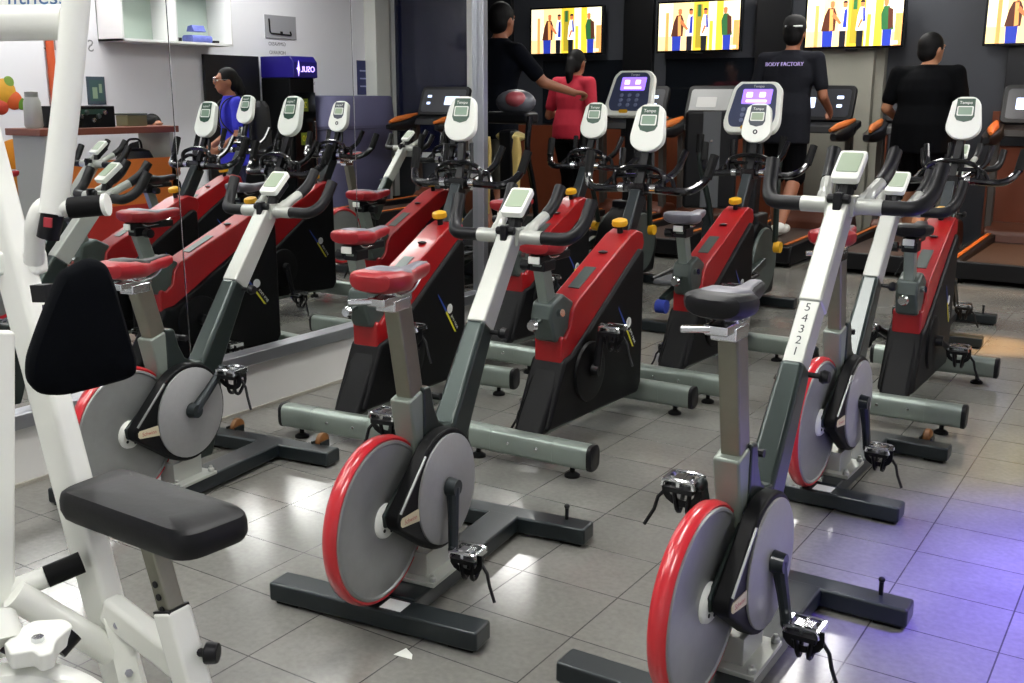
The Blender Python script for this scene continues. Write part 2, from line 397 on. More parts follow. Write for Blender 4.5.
    for s in (-1, 1): m.tube(arc([(s*.05, 0, .0), (s*.058, .05, .03), (s*.07, .10, .055)], .03), [.02]*3+[.017]*(len(arc([(0, 0, 0), (1, 0, 0), (2, 1, 0)], .03))-3), 10)
    H = m.build('handlebar', SILV, t)
    for s in (-1, 1):
        m = MB(); m.M = TR(hb)
        m.tube(arc([(s*.105, 0, 0), (s*.19, .0, 0), (s*.213, .05, .03), (s*.222, .095, .105)], .04, 6), .0195, 12)
        m.build('grip', BVIN, H)
        m = MB(); m.M = TR(hb); m.tube(arc([(s*.07, .10, .055), (s*.078, .15, .085), (s*.082, .185, .135)], .03), .0185, 12)
        m.build('aero_grip', BVIN, H)
    m = MB(); m.M = TR(hb); m.box((0, -.035, .012), (.022, .03, .05)).cyl((-.03, -.03, .02), (.03, -.03, .02), .012, seg=10)
    m.build('clamp_lever', BLK, H, bevel=.004)
    console_tablet(t, hb+Vector((0, .05, .095)), R(38), .072, .11, hb+Vector((0, .03, .02)))
    # seat
    st = Vector((0, -.243, .815+seat_dz))
    MB().rect((0, -.168, .46), st, .046, .062, (0, 1, .3)).build('seat_post', KHAKI, t, bevel=.006)
    m = MB().rect((-.002, -.165, .40), (-.002, -.205, .57), .062, .074, (0, 1, .3)); m.build('seat_tube', mat('pale grey green paint', '828b82', .4, .3, .1, 20), t, bevel=.008)
    m = MB(); m.cyl((0, -.155, .52), (0, -.09, .535), .008, seg=8).cyl((-.03, -.085, .536), (.03, -.085, .536), .01, seg=8)
    m.build('seat_lever', BLK, t)
    m = MB().box((0, -.275, .83+seat_dz), (.05, .13, .022)).box((0, -.26, .815+seat_dz), (.056, .075, .03)).rect((-.01, -.33, .832+seat_dz), (-.07, -.35, .828+seat_dz), .02, .014)
    m.cyl((0, -.27, .83+seat_dz), (0, -.265, .865+seat_dz), .018)
    m.build('seat_slider', CHR, t, bevel=.004)
    saddle(t, -.37, -.10, .912+seat_dz, .145, body, top)
    # flywheel on the left of the frame
    X, Y, Z = .0, -.343, .279
    w = MB().lathe([(.0, .002), (.196, .002), (.203, .006), (.203, .011), (.200, .0145), (.195, .0155), (.191, .012), (0, .012)], 64, 'x', (X, Y, Z)).build('flywheel', DISC, t)
    MB().lathe([(.19, -.026), (.203, -.030), (.211, -.023), (.215, -.008), (.2135, .005), (.208, .0125), (.202, .011), (.19, .003)], 72, 'x', (X, Y, Z), True).build('rim', RIMR, w)
    MB().lathe([(0, -.024), (.192, -.024), (.192, -.016), (0, -.016)], 48, 'x', (X, Y, Z)).build('flywheel_back', DISC, w)
    m = MB()
    m.lathe([(0, .012), (.045, .012), (.043, .02), (.036, .026), (0, .026)], 24, 'x', (X, Y, Z)); m.k = 1
    for k in range(5):
        a = 2*PI*k/5; m.cyl((X+.02, Y+.028*math.cos(a), Z+.028*math.sin(a)), (X+.0275, Y+.028*math.cos(a), Z+.028*math.sin(a)), .005, seg=8)
    m.build('hub', [WPLA, BLK], w)
    MB().cyl((X-.045, Y, Z), (.035, Y, Z), .011, seg=10).build('axle', DGUN, w)
    # belt guard on the right, tapering from the crank disc to the hub
    cA, rA, cB, rB = (-.135, .303), .162, (-.346, .292), .030
    ang = math.atan2(cB[1]-cA[1], cB[0]-cA[0]); dd = math.hypot(cB[0]-cA[0], cB[1]-cA[1]); ph = math.acos((rA-rB)/dd)
    poly = [(cA[0]+rA*math.cos(a), cA[1]+rA*math.sin(a)) for a in [ang+ph+(2*PI-2*ph)*k/30 for k in range(31)]]
    poly += [(cB[0]+rB*math.cos(a), cB[1]+rB*math.sin(a)) for a in [ang-ph+2*ph*k/10 for k in range(11)]]
    g = MB().prism(poly, .033, .074).build('belt_guard', SHELL, t, bevel=.008)
    MB().lathe([(0, .07), (.148, .07), (.148, .079), (.145, .081), (0, .081)], 48, 'x', (0, cA[0], cA[1])).build('cover_disc', GREYD, g)
    pA = Vector((.076, cA[0]+(rA+.002)*math.cos(ang-ph), cA[1]+(rA+.002)*math.sin(ang-ph))); pB = Vector((.076, cB[0]+(rB+.002)*math.cos(ang-ph), cB[1]+(rB+.002)*math.sin(ang-ph)))
    MB().rect(pA, pB, .005, .005).build('guard_trim', DISC, g)
    # maker's tag in red letters
    M = Matrix(((0, 0, 1, .0742), (1, 0, 0, -.322), (0, 1, 0, .289), (0, 0, 0, 1))) @ Matrix.Rotation(R(-2), 4, 'Z')
    m = MB(); m.M = M; m.prism([(-.044, -.006), (-.038, -.012), (.05, -.022), (.05, .012), (-.038, .012), (-.044, .006)], 0, .002, 'z'); tg = m.build('maker_tag', TAGC, g)
    m = MB(); m.M = M @ Matrix.Translation((.0, -.003, .0025)) @ Matrix.Rotation(R(-3), 4, 'Z'); m.text('Schwinn', .018); m.build('tag_lettering', REDT, tg)
    crank_set(t, -.14, .312, crank, .095, -.062, .165, DGUN, .78)
    return t
frame_bike(-2.757, 2.32, 7, 'grey spinning bike with black and red saddle, leftmost of its kind, by the mirror', 42, -.085, 0, REDV, BVIN)
frame_bike(-1.65, 2.226, 7, 'grey spinning bike with red saddle and whole flywheel, in the middle foreground', -99, .0, 0, REDV, GVIN, False, False)
frame_bike(-.765, 2.262, .3, 'grey open frame spinning bike with black saddle and numbered white handlebar post', -75, .03, .172, BVIN, GVIN, True, False)
frame_bike(-.94, 3.64, -1, 'grey open frame spinning bike half hidden behind the bike with the numbered post', -80, .0, 0, REDV, GVIN)

frame_bike(-1.17, 6.33, 3, 'grey spinning bike behind the rightmost red bike, mostly hidden, dark feet showing', -60, .0, 0, REDV, GVIN, False, False)
# ------------------------------------------------------------------ bikes, kind two: red and black shrouded
def shroud_bike(x, y, deg, label, crank=120, seat=(REDV, GVIN), seat_dz=0., disp=LCDG, bottle=False, cx=0., cz_=0.):
    t = thing('indoor_cycle', label, 'exercise bike', (x, y, 0), R(deg), 'red and black shrouded exercise bikes')
    for nm, yy in (('rear_stabilizer', -.45), ('front_stabilizer', .45)):
        sec = [(.036*math.copysign(abs(math.cos(a))**.6, math.cos(a)), .046*math.copysign(abs(math.sin(a))**.6, math.sin(a))) for a in [2*PI*k/20 for k in range(20)]]
        f = MB().tube([(-.272, yy, .083), (.272, yy, .083)], 1, sec=sec, up=(0, 0, 1)).build(nm, OVAL, t)
        for sx in (-1, 1):
            MB().tube([(sx*.272, yy, .083), (sx*.286, yy, .083), (sx*.290, yy, .083)], [1.03, 1.03, .9], sec=sec, up=(0, 0, 1)).build('end_cap', BLK, f)
            MB().tube([(sx*.128, yy, .083), (sx*.134, yy, .083)], 1.03, sec=sec, up=(0, 0, 1)).build('sleeve_ring', OVAL, f)
            MB().lathe([(0, 0), (.028, 0), (.028, .008), (.016, .016), (.009, .018), (.009, .04), (0, .04)], 16, 'z', (sx*.2, yy, 0)).build('levelling_foot', RUB, f)
        if yy < 0:
            for sx in (-.05, .07): MB().lathe([(0, -.003), (.006, -.002), (.007, 0), (0, 0)], 10, 'y', (sx, yy-.0355, .088)).build('screw', CHR, f)
    MB().box((0, 0, .108), (.055, .86, .036)).box((0, .14, .118), (.13, .36, .03)).build('chassis_rail', OVAL, t, bevel=.005)
    poly = [(-.41, .128), (.35, .098), (.378, .14), (.375, .70), (.34, .71), (.2, .63), (-.1, .45), (-.22, .38), (-.28, .37)]
    sh = MB().prism(poly, -.074, .074).build('body_shell', SHELL, t, bevel=.016, seg=3)
    MB().prism([(-.445, .112), (-.36, .110), (-.19, .36), (-.275, .37)], -.06, .06).build('rear_column', SHELL, t, bevel=.02, seg=3)
    for sx in (-1, 1):         # side pod round the crank and the decals
        MB().lathe([(0, .070), (.12, .070), (.115, .084), (.09, .09), (0, .09)] if sx > 0 else [(0, -.09), (.09, -.09), (.115, -.084), (.12, -.07), (0, -.07)], 32, 'x', (0, -.1, .29)).build('crank_cover', SHELL, t)
        M = Matrix(((0, 0, sx, sx*.0745), (sx, 0, 0, .205), (0, 1, 0, .412), (0, 0, 0, 1)))
        rot = Matrix.Rotation(R(-52 if sx > 0 else 52), 4, 'Z')
        m = MB(); m.M = M @ rot
        dx = sx
        m.k = 0; m.prism([(-.11, .004), (.0, .009), (.0, -.003), (-.10, -.001)] if dx > 0 else [(.11, .004), (.0, .009), (.0, -.003), (.10, -.001)], 0, .0012, 'z')
        m.k = 1; m.prism([(.0, .006), (.13, .002), (.12, -.006), (.0, -.004)] if dx > 0 else [(0, .006), (-.13, .002), (-.12, -.006), (0, -.004)], 0, .0012, 'z')
        m.k = 2; m.lathe([(.013, 0), (.013, .0014), (.021, .0014), (.021, 0)], 20, 'z', (dx*.012, .03, 0))
        m.text('pro race', .024, Matrix.Translation((dx*.085, .022, .0013)))
        m.build('side_decal', [BLUP, YELD, WDEC], sh)
    poly = [(-.285, .338), (-.288, .45), (-.275, .458), (-.255, .445), (-.22, .475), (-.205, .54), (-.17, .572), (.27, .77), (.33, .785), (.385, .77), (.402, .725), (.38, .69), (.32, .675), (.2, .605), (.02, .478), (-.13, .388), (-.20, .352), (-.24, .338)]
    sp = MB().prism(poly, -.058, .058).build('spine_cover', RED, t, bevel=.02, seg=4)
    m = MB(); m.M = TR((0, -.03, .636), R(24.2)); m.box((0, 0, .001), (.05, .15, .003)); m.build('spine_plate', BLOCK, sp, bevel=.001)
    MB().lathe([(0, 0), (.017, 0), (.02, .004), (0, .01)], 12, 'z', (0, .14, .712)).build('spine_plug', DKT, sp)
    MB().prism([(-.31, .44), (-.345, .53), (-.33, .585), (-.25, .612), (-.17, .57), (-.21, .47), (-.265, .43)], -.045, .045).build('seat_clamp_block', BLOCK, t, bevel=.012)
    m = MB().cyl((0, -.32, .525), (0, -.385, .515), .01, seg=10); m.lathe([(0, -.41), (.017, -.41), (.022, -.395), (.017, -.38), (0, -.38)], 12, 'y', (0, 0, .513))
    m.cyl((.04, -.29, .545), (.065, -.295, .55), .014, seg=10)
    m.build('clamp_knob', CHR, t)
    z = .74+seat_dz
    MB().rect((0, -.275, .52), (0, -.345, z), .042, .058, (0, 1, .3)).build('seat_post', OVAL, t, bevel=.005)
    m = MB().box((0, -.28, z+.01), (.05, .22, .03)).box((0, -.33, z-.015), (.062, .08, .04)); m.build('seat_slider', BLK, t, bevel=.005)
    MB().box((0, -.39, z+.008), (.045, .012, .026)).build('slider_cap', WPLA, t, bevel=.003)
    m = MB().cyl((-.05, -.33, z-.02), (-.03, -.33, z-.02), .008, seg=8).cyl((-.085, -.33, z-.02), (-.05, -.33, z-.02), .02, seg=10); m.build('seat_knob', BLK, t)
    saddle(t, -.41, -.12, z+.085, .165, *seat)
    # post, handlebar and console
    MB().rect((0, .335, .74), (0, .45, .925), .05, .07, (0, 1, 0)).build('handlebar_post', DGUN, t, bevel=.008)
    hb = Vector((0, .46, .945))
    m = MB(); m.M = TR(hb)
    m.tube(arc([(-.285, .10, .135), (-.27, .055, .03), (-.225, -.015, -.01), (-.10, -.02, -.005), (0, .0, 0), (.10, -.02, -.005), (.225, -.015, -.01), (.27, .055, .03), (.285, .10, .135)], .05, 4), .0165, 10)
    m.box((0, .0, -.005), (.07, .07, .05))
    H = m.build('handlebar', BLKG, t)
    m = MB(); m.M = TR(hb)
    m.tube(arc([(-.11, -.01, .0), (-.115, -.015, .06), (-.05, .0, .085), (.05, .0, .085), (.115, -.015, .06), (.11, -.01, .0)], .035, 4), .011, 8)
    m.tube(arc([(-.16, -.01, .0), (-.13, .03, .045), (.13, .03, .045), (.16, -.01, .0)], .035, 4), .010, 8)
    m.build('arm_rest_loop', BLKG, H)
    for s in (-1, 1):
        m = MB(); m.M = TR(hb)
        m.tube(arc([(s*.05, .02, .0), (s*.09, .05, .03), (s*.13, .09, .07), (s*.145, .13, .15)], .03, 4), .0145, 10); m.build('aero_bar', BLKG, H)
        m = MB(); m.M = TR(hb); m.tube([(s*.272, .06, .045), (s*.285, .10, .135)], .0195, 10); m.build('grip', RUB, H)
        m = MB(); m.M = TR(hb); m.cyl((s*.06, -.02, .0), (s*.085, -.02, .0), .02, seg=12); m.build('bar_clamp', CHR, H)
    cz = Vector((cx, .535, 1.185+cz_)); tl = R(73)
    m = MB(); m.M = TR(cz, tl) @ Matrix.Scale(1.07, 4)
    out = [(-.052, .07), (-.03, .092), (.03, .092), (.052, .07), (.066, -.035), (.062, -.062), (.035, -.09), (0, -.097), (-.035, -.09), (-.062, -.062), (-.066, -.035)]
    out = [Vector((p[0]*1.1, p[1], 0)) for p in out]; out = arc(out+[out[0]], .018, 3)[:-1]
    m.prism([(p.x, p.y) for p in out], -.016, .014, 'z'); c = m.build('console', WPLA, t, bevel=.006)
    m = MB(); m.M = TR(cz, tl) @ Matrix.Scale(1.07, 4); m.prism([(-.036, .082), (.036, .082), (.04, .005), (.03, -.012), (0, -.02), (-.03, -.012), (-.04, .005)], .0135, .0155, 'z'); m.build('console_panel', disp, c)
    m = MB(); m.M = TR(cz, tl) @ Matrix.Scale(1.07, 4); m.k = 0; m.prism(rrect(.066, .042, .005, 3, 0, .028), .015, .0165, 'z'); m.k = 1; m.prism(rrect(.056, .033, .003, 3, 0, .028), .0162, .0172, 'z')
    m.k = 0; m.text('Tempo', .018, Matrix.Translation((0, .064, .0162)))
    sc = m.build('screen', [WPLA, mat('green lcd', '7c9580', .3) if disp is LCDG else LCD], c)
    if bottle:
        m = MB(); m.M = TR(cz, tl) @ Matrix.Scale(1.07, 4); m.lathe([(.006, .013), (.006, .0165), (.011, .0165), (.011, .013)], 14, 'z', (0, -.045, 0)); m.build('round_button', BLK, c)
    m = MB()
    for s in (-1, 1): m.tube([(s*.03, .475, .955), (s*.03, .515, 1.03), (s*.02, .53, 1.11)], .009, 8)
    m.rect((0, .46, .95), (cx, .54, 1.14+cz_), .03, .02, (0, 1, 0))
    m.build('console_bracket', BLK, t)
    m = MB().cyl((0, .29, .77), (0, .285, .81), .012, seg=10); kn = m.build('tension_knob', BLK, t)
    m = MB(); m.M = TR((0, .285, .805), R(10)); m.lathe([(0, 0), (.03, 0), (.033, .008), (.03, .022), (.016, .028), (0, .028)], 14, 'z'); m.build('knob_cap', YEL, kn)
    m = MB()
    crank_set(t, -.1, .30, crank, .105, -.105, .165, BLK, .85)
    return t
shroud_bike(-2.685, 3.34, 5.5, 'red and black shrouded exercise bike beside the mirror curb, foot bar nearest the wall', 128, (REDV, GVIN), 0, LCDG, False, -.03, .03)
shroud_bike(-1.935, 3.52, .8, 'red and black shrouded exercise bike with the largest oval console, mid room', 86, (REDV, GVIN))
shroud_bike(-2.82, 4.66, 0, 'red and black shrouded exercise bike whose oval console stands below the red shirt', 128, (REDV, GVIN))
shroud_bike(-1.89, 4.66, 0, 'red and black shrouded exercise bike with grey saddle, its console overlapping a larger round console', 100, (GVIN, GVIN), 0, mat('grey console panel', '4a5056', .4), True)
shroud_bike(-.945, 4.76, 1.2, 'red and black shrouded exercise bike farthest right, below the man in black', -20, (BVIN, BVIN), 0, LCDG, False, .02, .035)

# ------------------------------------------------------------------ white machine in the foreground
def machine():
    D = 1.86
    t = thing('weight_machine', 'white weight machine with black backrest and seat pads, at left edge of the room', 'weight machine', P(70, 683, D))
    t.location.z = 0
    M0 = Matrix.Translation(-t.location)
    def mb(): m = MB(); m.M = M0.copy(); return m
    # main post: flat sided tube leaning to the right going down
    a, c = P(-26, 110, D+.24), P(130, 700, D+.24)
    c = a+(c-a)*((a.z-.03)/(a.z-c.z))
    p = mb().rect(a, c, .083, .05, (0, 1, 0)).build('main_post', CREAM, t, bevel=.012, seg=3)
    mb().rect(P(-30, 262, D+.24), P(44, 262, D+.24), .05, .05).build('post_collar', CREAM, t, bevel=.01)
    # left upright
    mb().rect(P(-3, 330, D+.12), P(-3, 640, D+.12), .05, .05, (0, 1, 0)).build('rear_upright', CREAM, t, bevel=.01)
    # top beam, lever and grip
    b = mb().tube([P(-60, 24, D), P(66, 22, D)], .031, 20).build('top_beam', CREAM, t)
    mb().rect(P(-60, -14, D), P(66, -16, D), .026, .085, u2).build('name_plate', CREAM, t, bevel=.006)
    m = mb(); v = (P(60, -4, D)-P(10, -4, D)).normalized(); n = -fw
    w = n.cross(v).normalized()
    o = P(37, -3, D-.0145)
    m.M = M0 @ Matrix(((v.x, w.x, n.x, o.x), (v.y, w.y, n.y, o.y), (v.z, w.z, n.z, o.z), (0, 0, 0, 1)))
    m.text('fitness', .042); m.build('beam_lettering', mat('blue lettering', '4a6f9c', .4), b)
    mb().tube(arc([P(80, -40, D-.04), P(66, 110, D-.04), P(53, 215, D-.04)], .1), .024, 16).build('lever_arm', CREAM, t)
    e = mb().tube(arc([P(66, 208, D-.02), P(44, 204, D-.02), P(35, 222, D-.02), P(34, 262, D+.02)], .035, 5), .0175, 14)
    el = e.build('lever_elbow', CREAM, t)
    pv = mb().cyl(P(53, 212, D-.04), P(48, 238, D-.03), .019, seg=18).build('pivot_sleeve', BLK, t)
    mb().rect(P(44, 222, D-.066), P(52, 223, D-.066), .004, .016).build('warning_label', REDT, pv)
    q = mb().tube([P(58, 210, D-.045), P(70, 207, D-.045)], .013, 12).build('handle_bar', CREAM, t)
    mb().tube([P(70, 208, D-.045), P(104, 205, D-.045)], .0185, 14).build('handle_grip', RUB, q)
    mb().cyl(P(104, 205, D-.045), P(108, 204.6, D-.045), .0195, seg=14).build('handle_end_cap', WPLA, q)
    # backrest pad: round topped, flaring to the bottom
    pts = [(74, 268), (92, 259), (108, 264), (117, 285), (126, 318), (139, 362), (138, 376), (128, 381), (100, 389), (62, 398), (40, 396), (29, 385), (28, 365), (40, 330), (55, 292), (64, 273)]
    ctr = P(82, 330, D-.13)
    px = Vector((.38, .92, 0)).normalized(); pz = Vector((0, 0, 1)); pn = px.cross(pz)   # pad plane, facing the seat
    def onpad(u, v, off):
        d = P(u, v, 1)-Vector((0, 0, CAMH)); k = ((ctr+pn*off-Vector((0, 0, CAMH))).dot(pn))/d.dot(pn)
        return Vector((0, 0, CAMH))+d*k
    base = [onpad(u, v, 0) for u, v in pts]
    base = arc(base+[base[0]], .02, 3)[:-1]
    cen = sum(base, Vector())/len(base)
    m = mb()
    rings = []
    for sc, off in ((.86, -.05), (.97, -.043), (1., -.03), (1., -.014), (.97, -.003), (.9, .005), (.6, .012), (.2, .014)):
        rings.append([cen+(q-cen)*sc+pn*off for q in base])
    m.loft(rings); m.build('backrest_pad', BFAB, t)
    m = mb(); m.rect(cen-pn*.04, cen-pn*.2, .05, .05); m.rect(P(36, 293, D-.03), P(50, 293, D-.05), .02, .03); m.build('backrest_bracket', BLK, t)
    # seat pad on its own post
    sc_ = [P(60, 489, D-.16), P(188, 546, D-.22), P(251, 512, D-.06), P(118, 470, D+.02)]
    z0 = .575
    def ong(u, v, z):
        d = P(u, v, 1)-Vector((0, 0, CAMH)); return Vector((0, 0, CAMH))+d*((z-CAMH)/d.z)
    corners = [ong(51, 489, z0), ong(184, 536, z0), ong(256, 509, z0), ong(118, 464, z0)]
    base = arc([(corners[0]+corners[3])/2]+[corners[3], corners[2], corners[1], corners[0]][0:0]+[corners[0], corners[1], corners[2], corners[3]]+[(corners[0]+corners[3])/2], .045, 5)[:-1]
    cen = sum(corners, Vector())/4
    rings = []
    for sc, dz in ((.88, -.062), (.96, -.056), (1., -.042), (1., -.022), (.975, -.008), (.92, -.001), (.6, .004), (.15, .005)):
        rings.append([cen+(q-cen)*sc+Vector((0, 0, dz)) for q in base])
    mb().loft(rings).build('seat_pad', BVIN, t)
    top = cen+Vector((.0, 0, -.07)); top = Vector(ong(153, 543, z0-.055))
    bot = P(173, 614, (top-Vector((0, 0, CAMH))).dot(fw)+.01)
    dirv = (bot-top).normalized()
    s = mb().rect(top-dirv*.02, bot+dirv*.04, .036, .036, (0, 1, 0)).build('seat_post', KHAKI, t, bevel=.005)
    m = mb()
    hole = dirv.cross(Vector((0, 1, 0))).normalized()
    side = Vector((0, -1, 0)); side = (side-dirv*side.dot(dirv)).normalized()
    for k in range(3):
        o = top+dirv*(.072+.024*k)+side*.0175
        hb_ = mb().cyl(o, o+side*.003, .0065, seg=10); hb_.build('adjustment_hole', BLK, s)
    sl0, sl1 = bot-dirv*.012, bot+dirv*((bot.z-.03)/max(.01, -dirv.z))
    sl = mb().rect(sl0, sl1, .052, .052, (0, 1, 0)).build('post_sleeve', CREAM, t, bevel=.008)
    mb().rect(sl0-dirv*.002, sl0+dirv*.004, .046, .046, (0, 1, 0)).build('sleeve_lip', BLK, sl)
    kp = sl0+dirv*.085
    kd = Vector((.84, .5, -.02)).normalized()
    kn = mb().cyl(kp+kd*.02, kp+kd*.045, .008, seg=10).cyl(kp+kd*.04, kp+kd*.065, .021, .019, 18)
    kn.build('pull_knob', BLK, sl, bevel=.004)
    yl = sl0+dirv*.16+side*.0265+Vector((.01, 0, 0))
    mb().rect(yl-Vector((.02, 0, .004)), yl+Vector((.02, 0, .004)), .002, .012).build('yellow_label', YEL, sl)
    # arm from the main post to the sleeve, with bolted plate
    a0 = P(108, 606, D+.2); a1 = sl0+dirv*.15+fw*.045
    mb().rect(a0, a1, .045, .06, (0, 0, 1)).build('seat_arm', CREAM, t, bevel=.012)
    pl = mb().rect(P(115, 615, D+.18), P(135, 700, D+.18), .047, .008, -fw).build('bolt_plate', CREAM, t, bevel=.003)
    for u, v in ((117, 625), (129, 673)): mb().cyl(P(u, v, D+.179), P(u, v, D+.165), .008, seg=6).build('bolt', CHR, pl)
    # lower left: lever with black grip, tube to the post, bracket and round cover
    q = mb().tube([P(-40, 610, D+.1), P(46, 577, D+.16)], .021, 14).build('foot_lever', CREAM, t)
    mb().tube([P(46, 577, D+.16), P(82, 562, D+.19)], .022, 14).build('lever_grip', RUB, q)
    mb().tube([P(14, 594, D+.1), P(112, 652, D+.2)], .028, 16).build('cross_tube', CREAM, t)
    v = (P(60, 628, D-.14)-P(20, 634, D-.14)).normalized(); w = (Vector((0, 0, 1))-v*v.z).normalized(); n = v.cross(w)
    zc = P(40, 640, D-.14).z
    out = [ong(a_, b_, zc) for a_, b_ in ((4, 643), (14, 632), (32, 620), (66, 618), (74, 625), (62, 634), (56, 640), (53, 652), (40, 656), (32, 650), (22, 652), (10, 654))]
    out = arc(out+[out[0]], .012, 3)[:-1]
    m = mb(); m.prism([(p.x, p.y) for p in out], zc-.03, zc, 'z'); br = m.build('cam_bracket', CREAM, t, bevel=.004)
    c_ = ong(38, 641, zc); mb().cyl(c_, c_+Vector((0, 0, .008)), .010, seg=6).build('bolt', CHR, br)
    m = mb(); m.tube([P(5, 640, D-.1), P(36, 655, D-.1)], .02, 12).tube([P(56, 650, D-.1), P(72, 632, D-.08)], .02, 12); m.build('bracket_bumper', BLK, t)
    m = mb(); o = P(30, 756, D-.1); m.M = M0 @ Matrix(((v.x, w.x, n.x, o.x), (v.y, w.y, n.y, o.y), (v.z, w.z, n.z, o.z), (0, 0, 0, 1)))
    m.M = m.M @ Matrix.Diagonal((1.0, .93, 1, 1))
    m.lathe([(0, -.03), (.16, -.03), (.178, -.02), (.182, 0), (.174, .02), (.15, .03), (0, .034)], 48, 'z'); m.build('round_cover', CREAM, t)
    mb().tube([P(-12, 622, D-.1), P(-2, 650, D-.12)], .045, 16).build('counter_weight', CREAM, t)
    mb().rect(Vector((t.location.x-.25, t.location.y, .03)), Vector((t.location.x+.45, t.location.y+.12, .03)), .07, .06).build('base_rail', CREAM, t, bevel=.01)
    return t
machine()

# ------------------------------------------------------------------ treadmills
ORG = mat('orange swoosh trim', 'd0702a', .35, 0, .15, 12)
DECK = mat('treadmill belt', '3a2a22', .6, 0, .2, 40)
RAILG = mat('treadmill rail grey', '55534f', .45, .3, .1, 14)
DSP = mat('treadmill display glow', 'b9c6e8', .3, emit=1.6)
def treadmill(x, y, label, screen=None, rail=ORG, face=None):
    """rear end at y, walker faces +y"""
    t = thing('treadmill', label, 'treadmill', (x, y, 0), 0, 'treadmills under the televisions')
    MB().box((0, .78, .115), (.50, 1.54, .05)).build('running_deck', DECK, t, bevel=.006)
    for s in (-1, 1):
        r = MB().prism([(-.02, .02), (1.5, .02), (1.5, .20), (.0, .17), (-.03, .12)], s*.25 if s > 0 else -.36, .36 if s > 0 else -.25).build('side_rail', BLK, t, bevel=.012)
        MB().rect((s*.30, .02, .178), (s*.30, 1.47, .206), .03, .006).build('rail_stripe', rail, r)
    MB().cyl((-.25, .03, .11), (.25, .03, .11), .042, seg=16).build('rear_roller', RUB, t)
    MB().box((0, -.02, .10), (.70, .05, .13)).build('rear_cap', BLK, t, bevel=.015)
    for s in (-1, 1):
        MB().lathe([(0, 0), (.03, 0), (.03, .02), (0, .02)], 12, 'z', (s*.3, .1, 0)).build('rear_foot', RUB, t)
        MB().lathe([(0, 0), (.03, 0), (.03, .02), (0, .02)], 12, 'z', (s*.3, 1.7, 0)).build('front_foot', RUB, t)
    MB().prism([(1.42, .02), (1.86, .02), (1.88, .16), (1.8, .27), (1.55, .30), (1.45, .22)], -.36, .36).build('motor_hood', mat('brown motor hood', '5a3020', .4), t, bevel=.03, seg=3)
    for s in (-1, 1):
        MB().rect((s*.33, 1.55, .2), (s*.33, 1.50, 1.0), .055, .09, (0, 1, 0)).build('upright', RAILG, t, bevel=.01)
        m = MB().loft([[(s*.33+a*w, yy, z+c*h) for a, c in rrect(1, 1, .3, 3)] for yy, z, w, h in ((1.0, .985, .05, .05), (1.08, .99, .10, .09), (1.25, 1.0, .13, .12), (1.45, 1.04, .13, .12), (1.6, 1.08, .1, .08))])
        h = m.build('handrail', BLK, t)
        MB().tube([(s*.33-.03*s, 1.0, 1.04), (s*.33-.01*s, 1.15, 1.065), (s*.33, 1.35, 1.085), (s*.33+.02*s, 1.55, 1.12)], [.014, .034, .036, .016], 10).build('handrail_trim', rail, h)
    MB().prism([(1.38, 1.0), (1.62, 1.06), (1.60, 1.12), (1.42, 1.07)], -.40, .40).build('control_shelf', BLK, t, bevel=.015)
    c = MB(); c.M = TR((0, 1.60, 1.26), R(68)); c.prism(rrect(.66, .34, .05), -.03, .02, 'z'); co = c.build('console', BLK, t, bevel=.012)
    c = MB(); c.M = TR((0, 1.60, 1.26), R(68)); c.prism(rrect(.58, .26, .03), .018, .022, 'z'); co2 = c.build('console_face', face or mat('console face', '2b2d33', .3), co)
    for dx, dy, w, h in ((-.12, .0, .2, .10), (.20, .05, .06, .03), (.20, -.03, .05, .03)):
        c = MB(); c.M = TR((0, 1.60, 1.26), R(68)); c.prism(rrect(w, h, .008, 2, dx, dy), .021, .024, 'z'); c.build('display', screen or DSP, co2)
    MB().cyl((0, 1.63, 1.06), (0, 1.66, 1.2), .03, seg=10).build('console_neck', BLK, t)
    return t
treadmill(-2.97, 8.1, 'treadmill under the man in the black cap, in front of the light pilaster')
treadmill(-2.04, 8.12, 'treadmill under the man in the plain black t-shirt')
treadmill(-1.11, 8.12, 'empty treadmill with orange stripes at the right edge, behind the rightmost red bike')
treadmill(-3.90, 8.05, 'treadmill with pale silver console face, between the two round white consoles', mat('silver display', 'c4c6c4', .4), ORG, mat('silver console face', '8b8d8c', .4, .2))
treadmill(-4.76, 8.05, 'treadmill under the woman in red, left of the left round white console')
treadmill(.62, 8.12, 'treadmill right of the televisions, outside the frame')

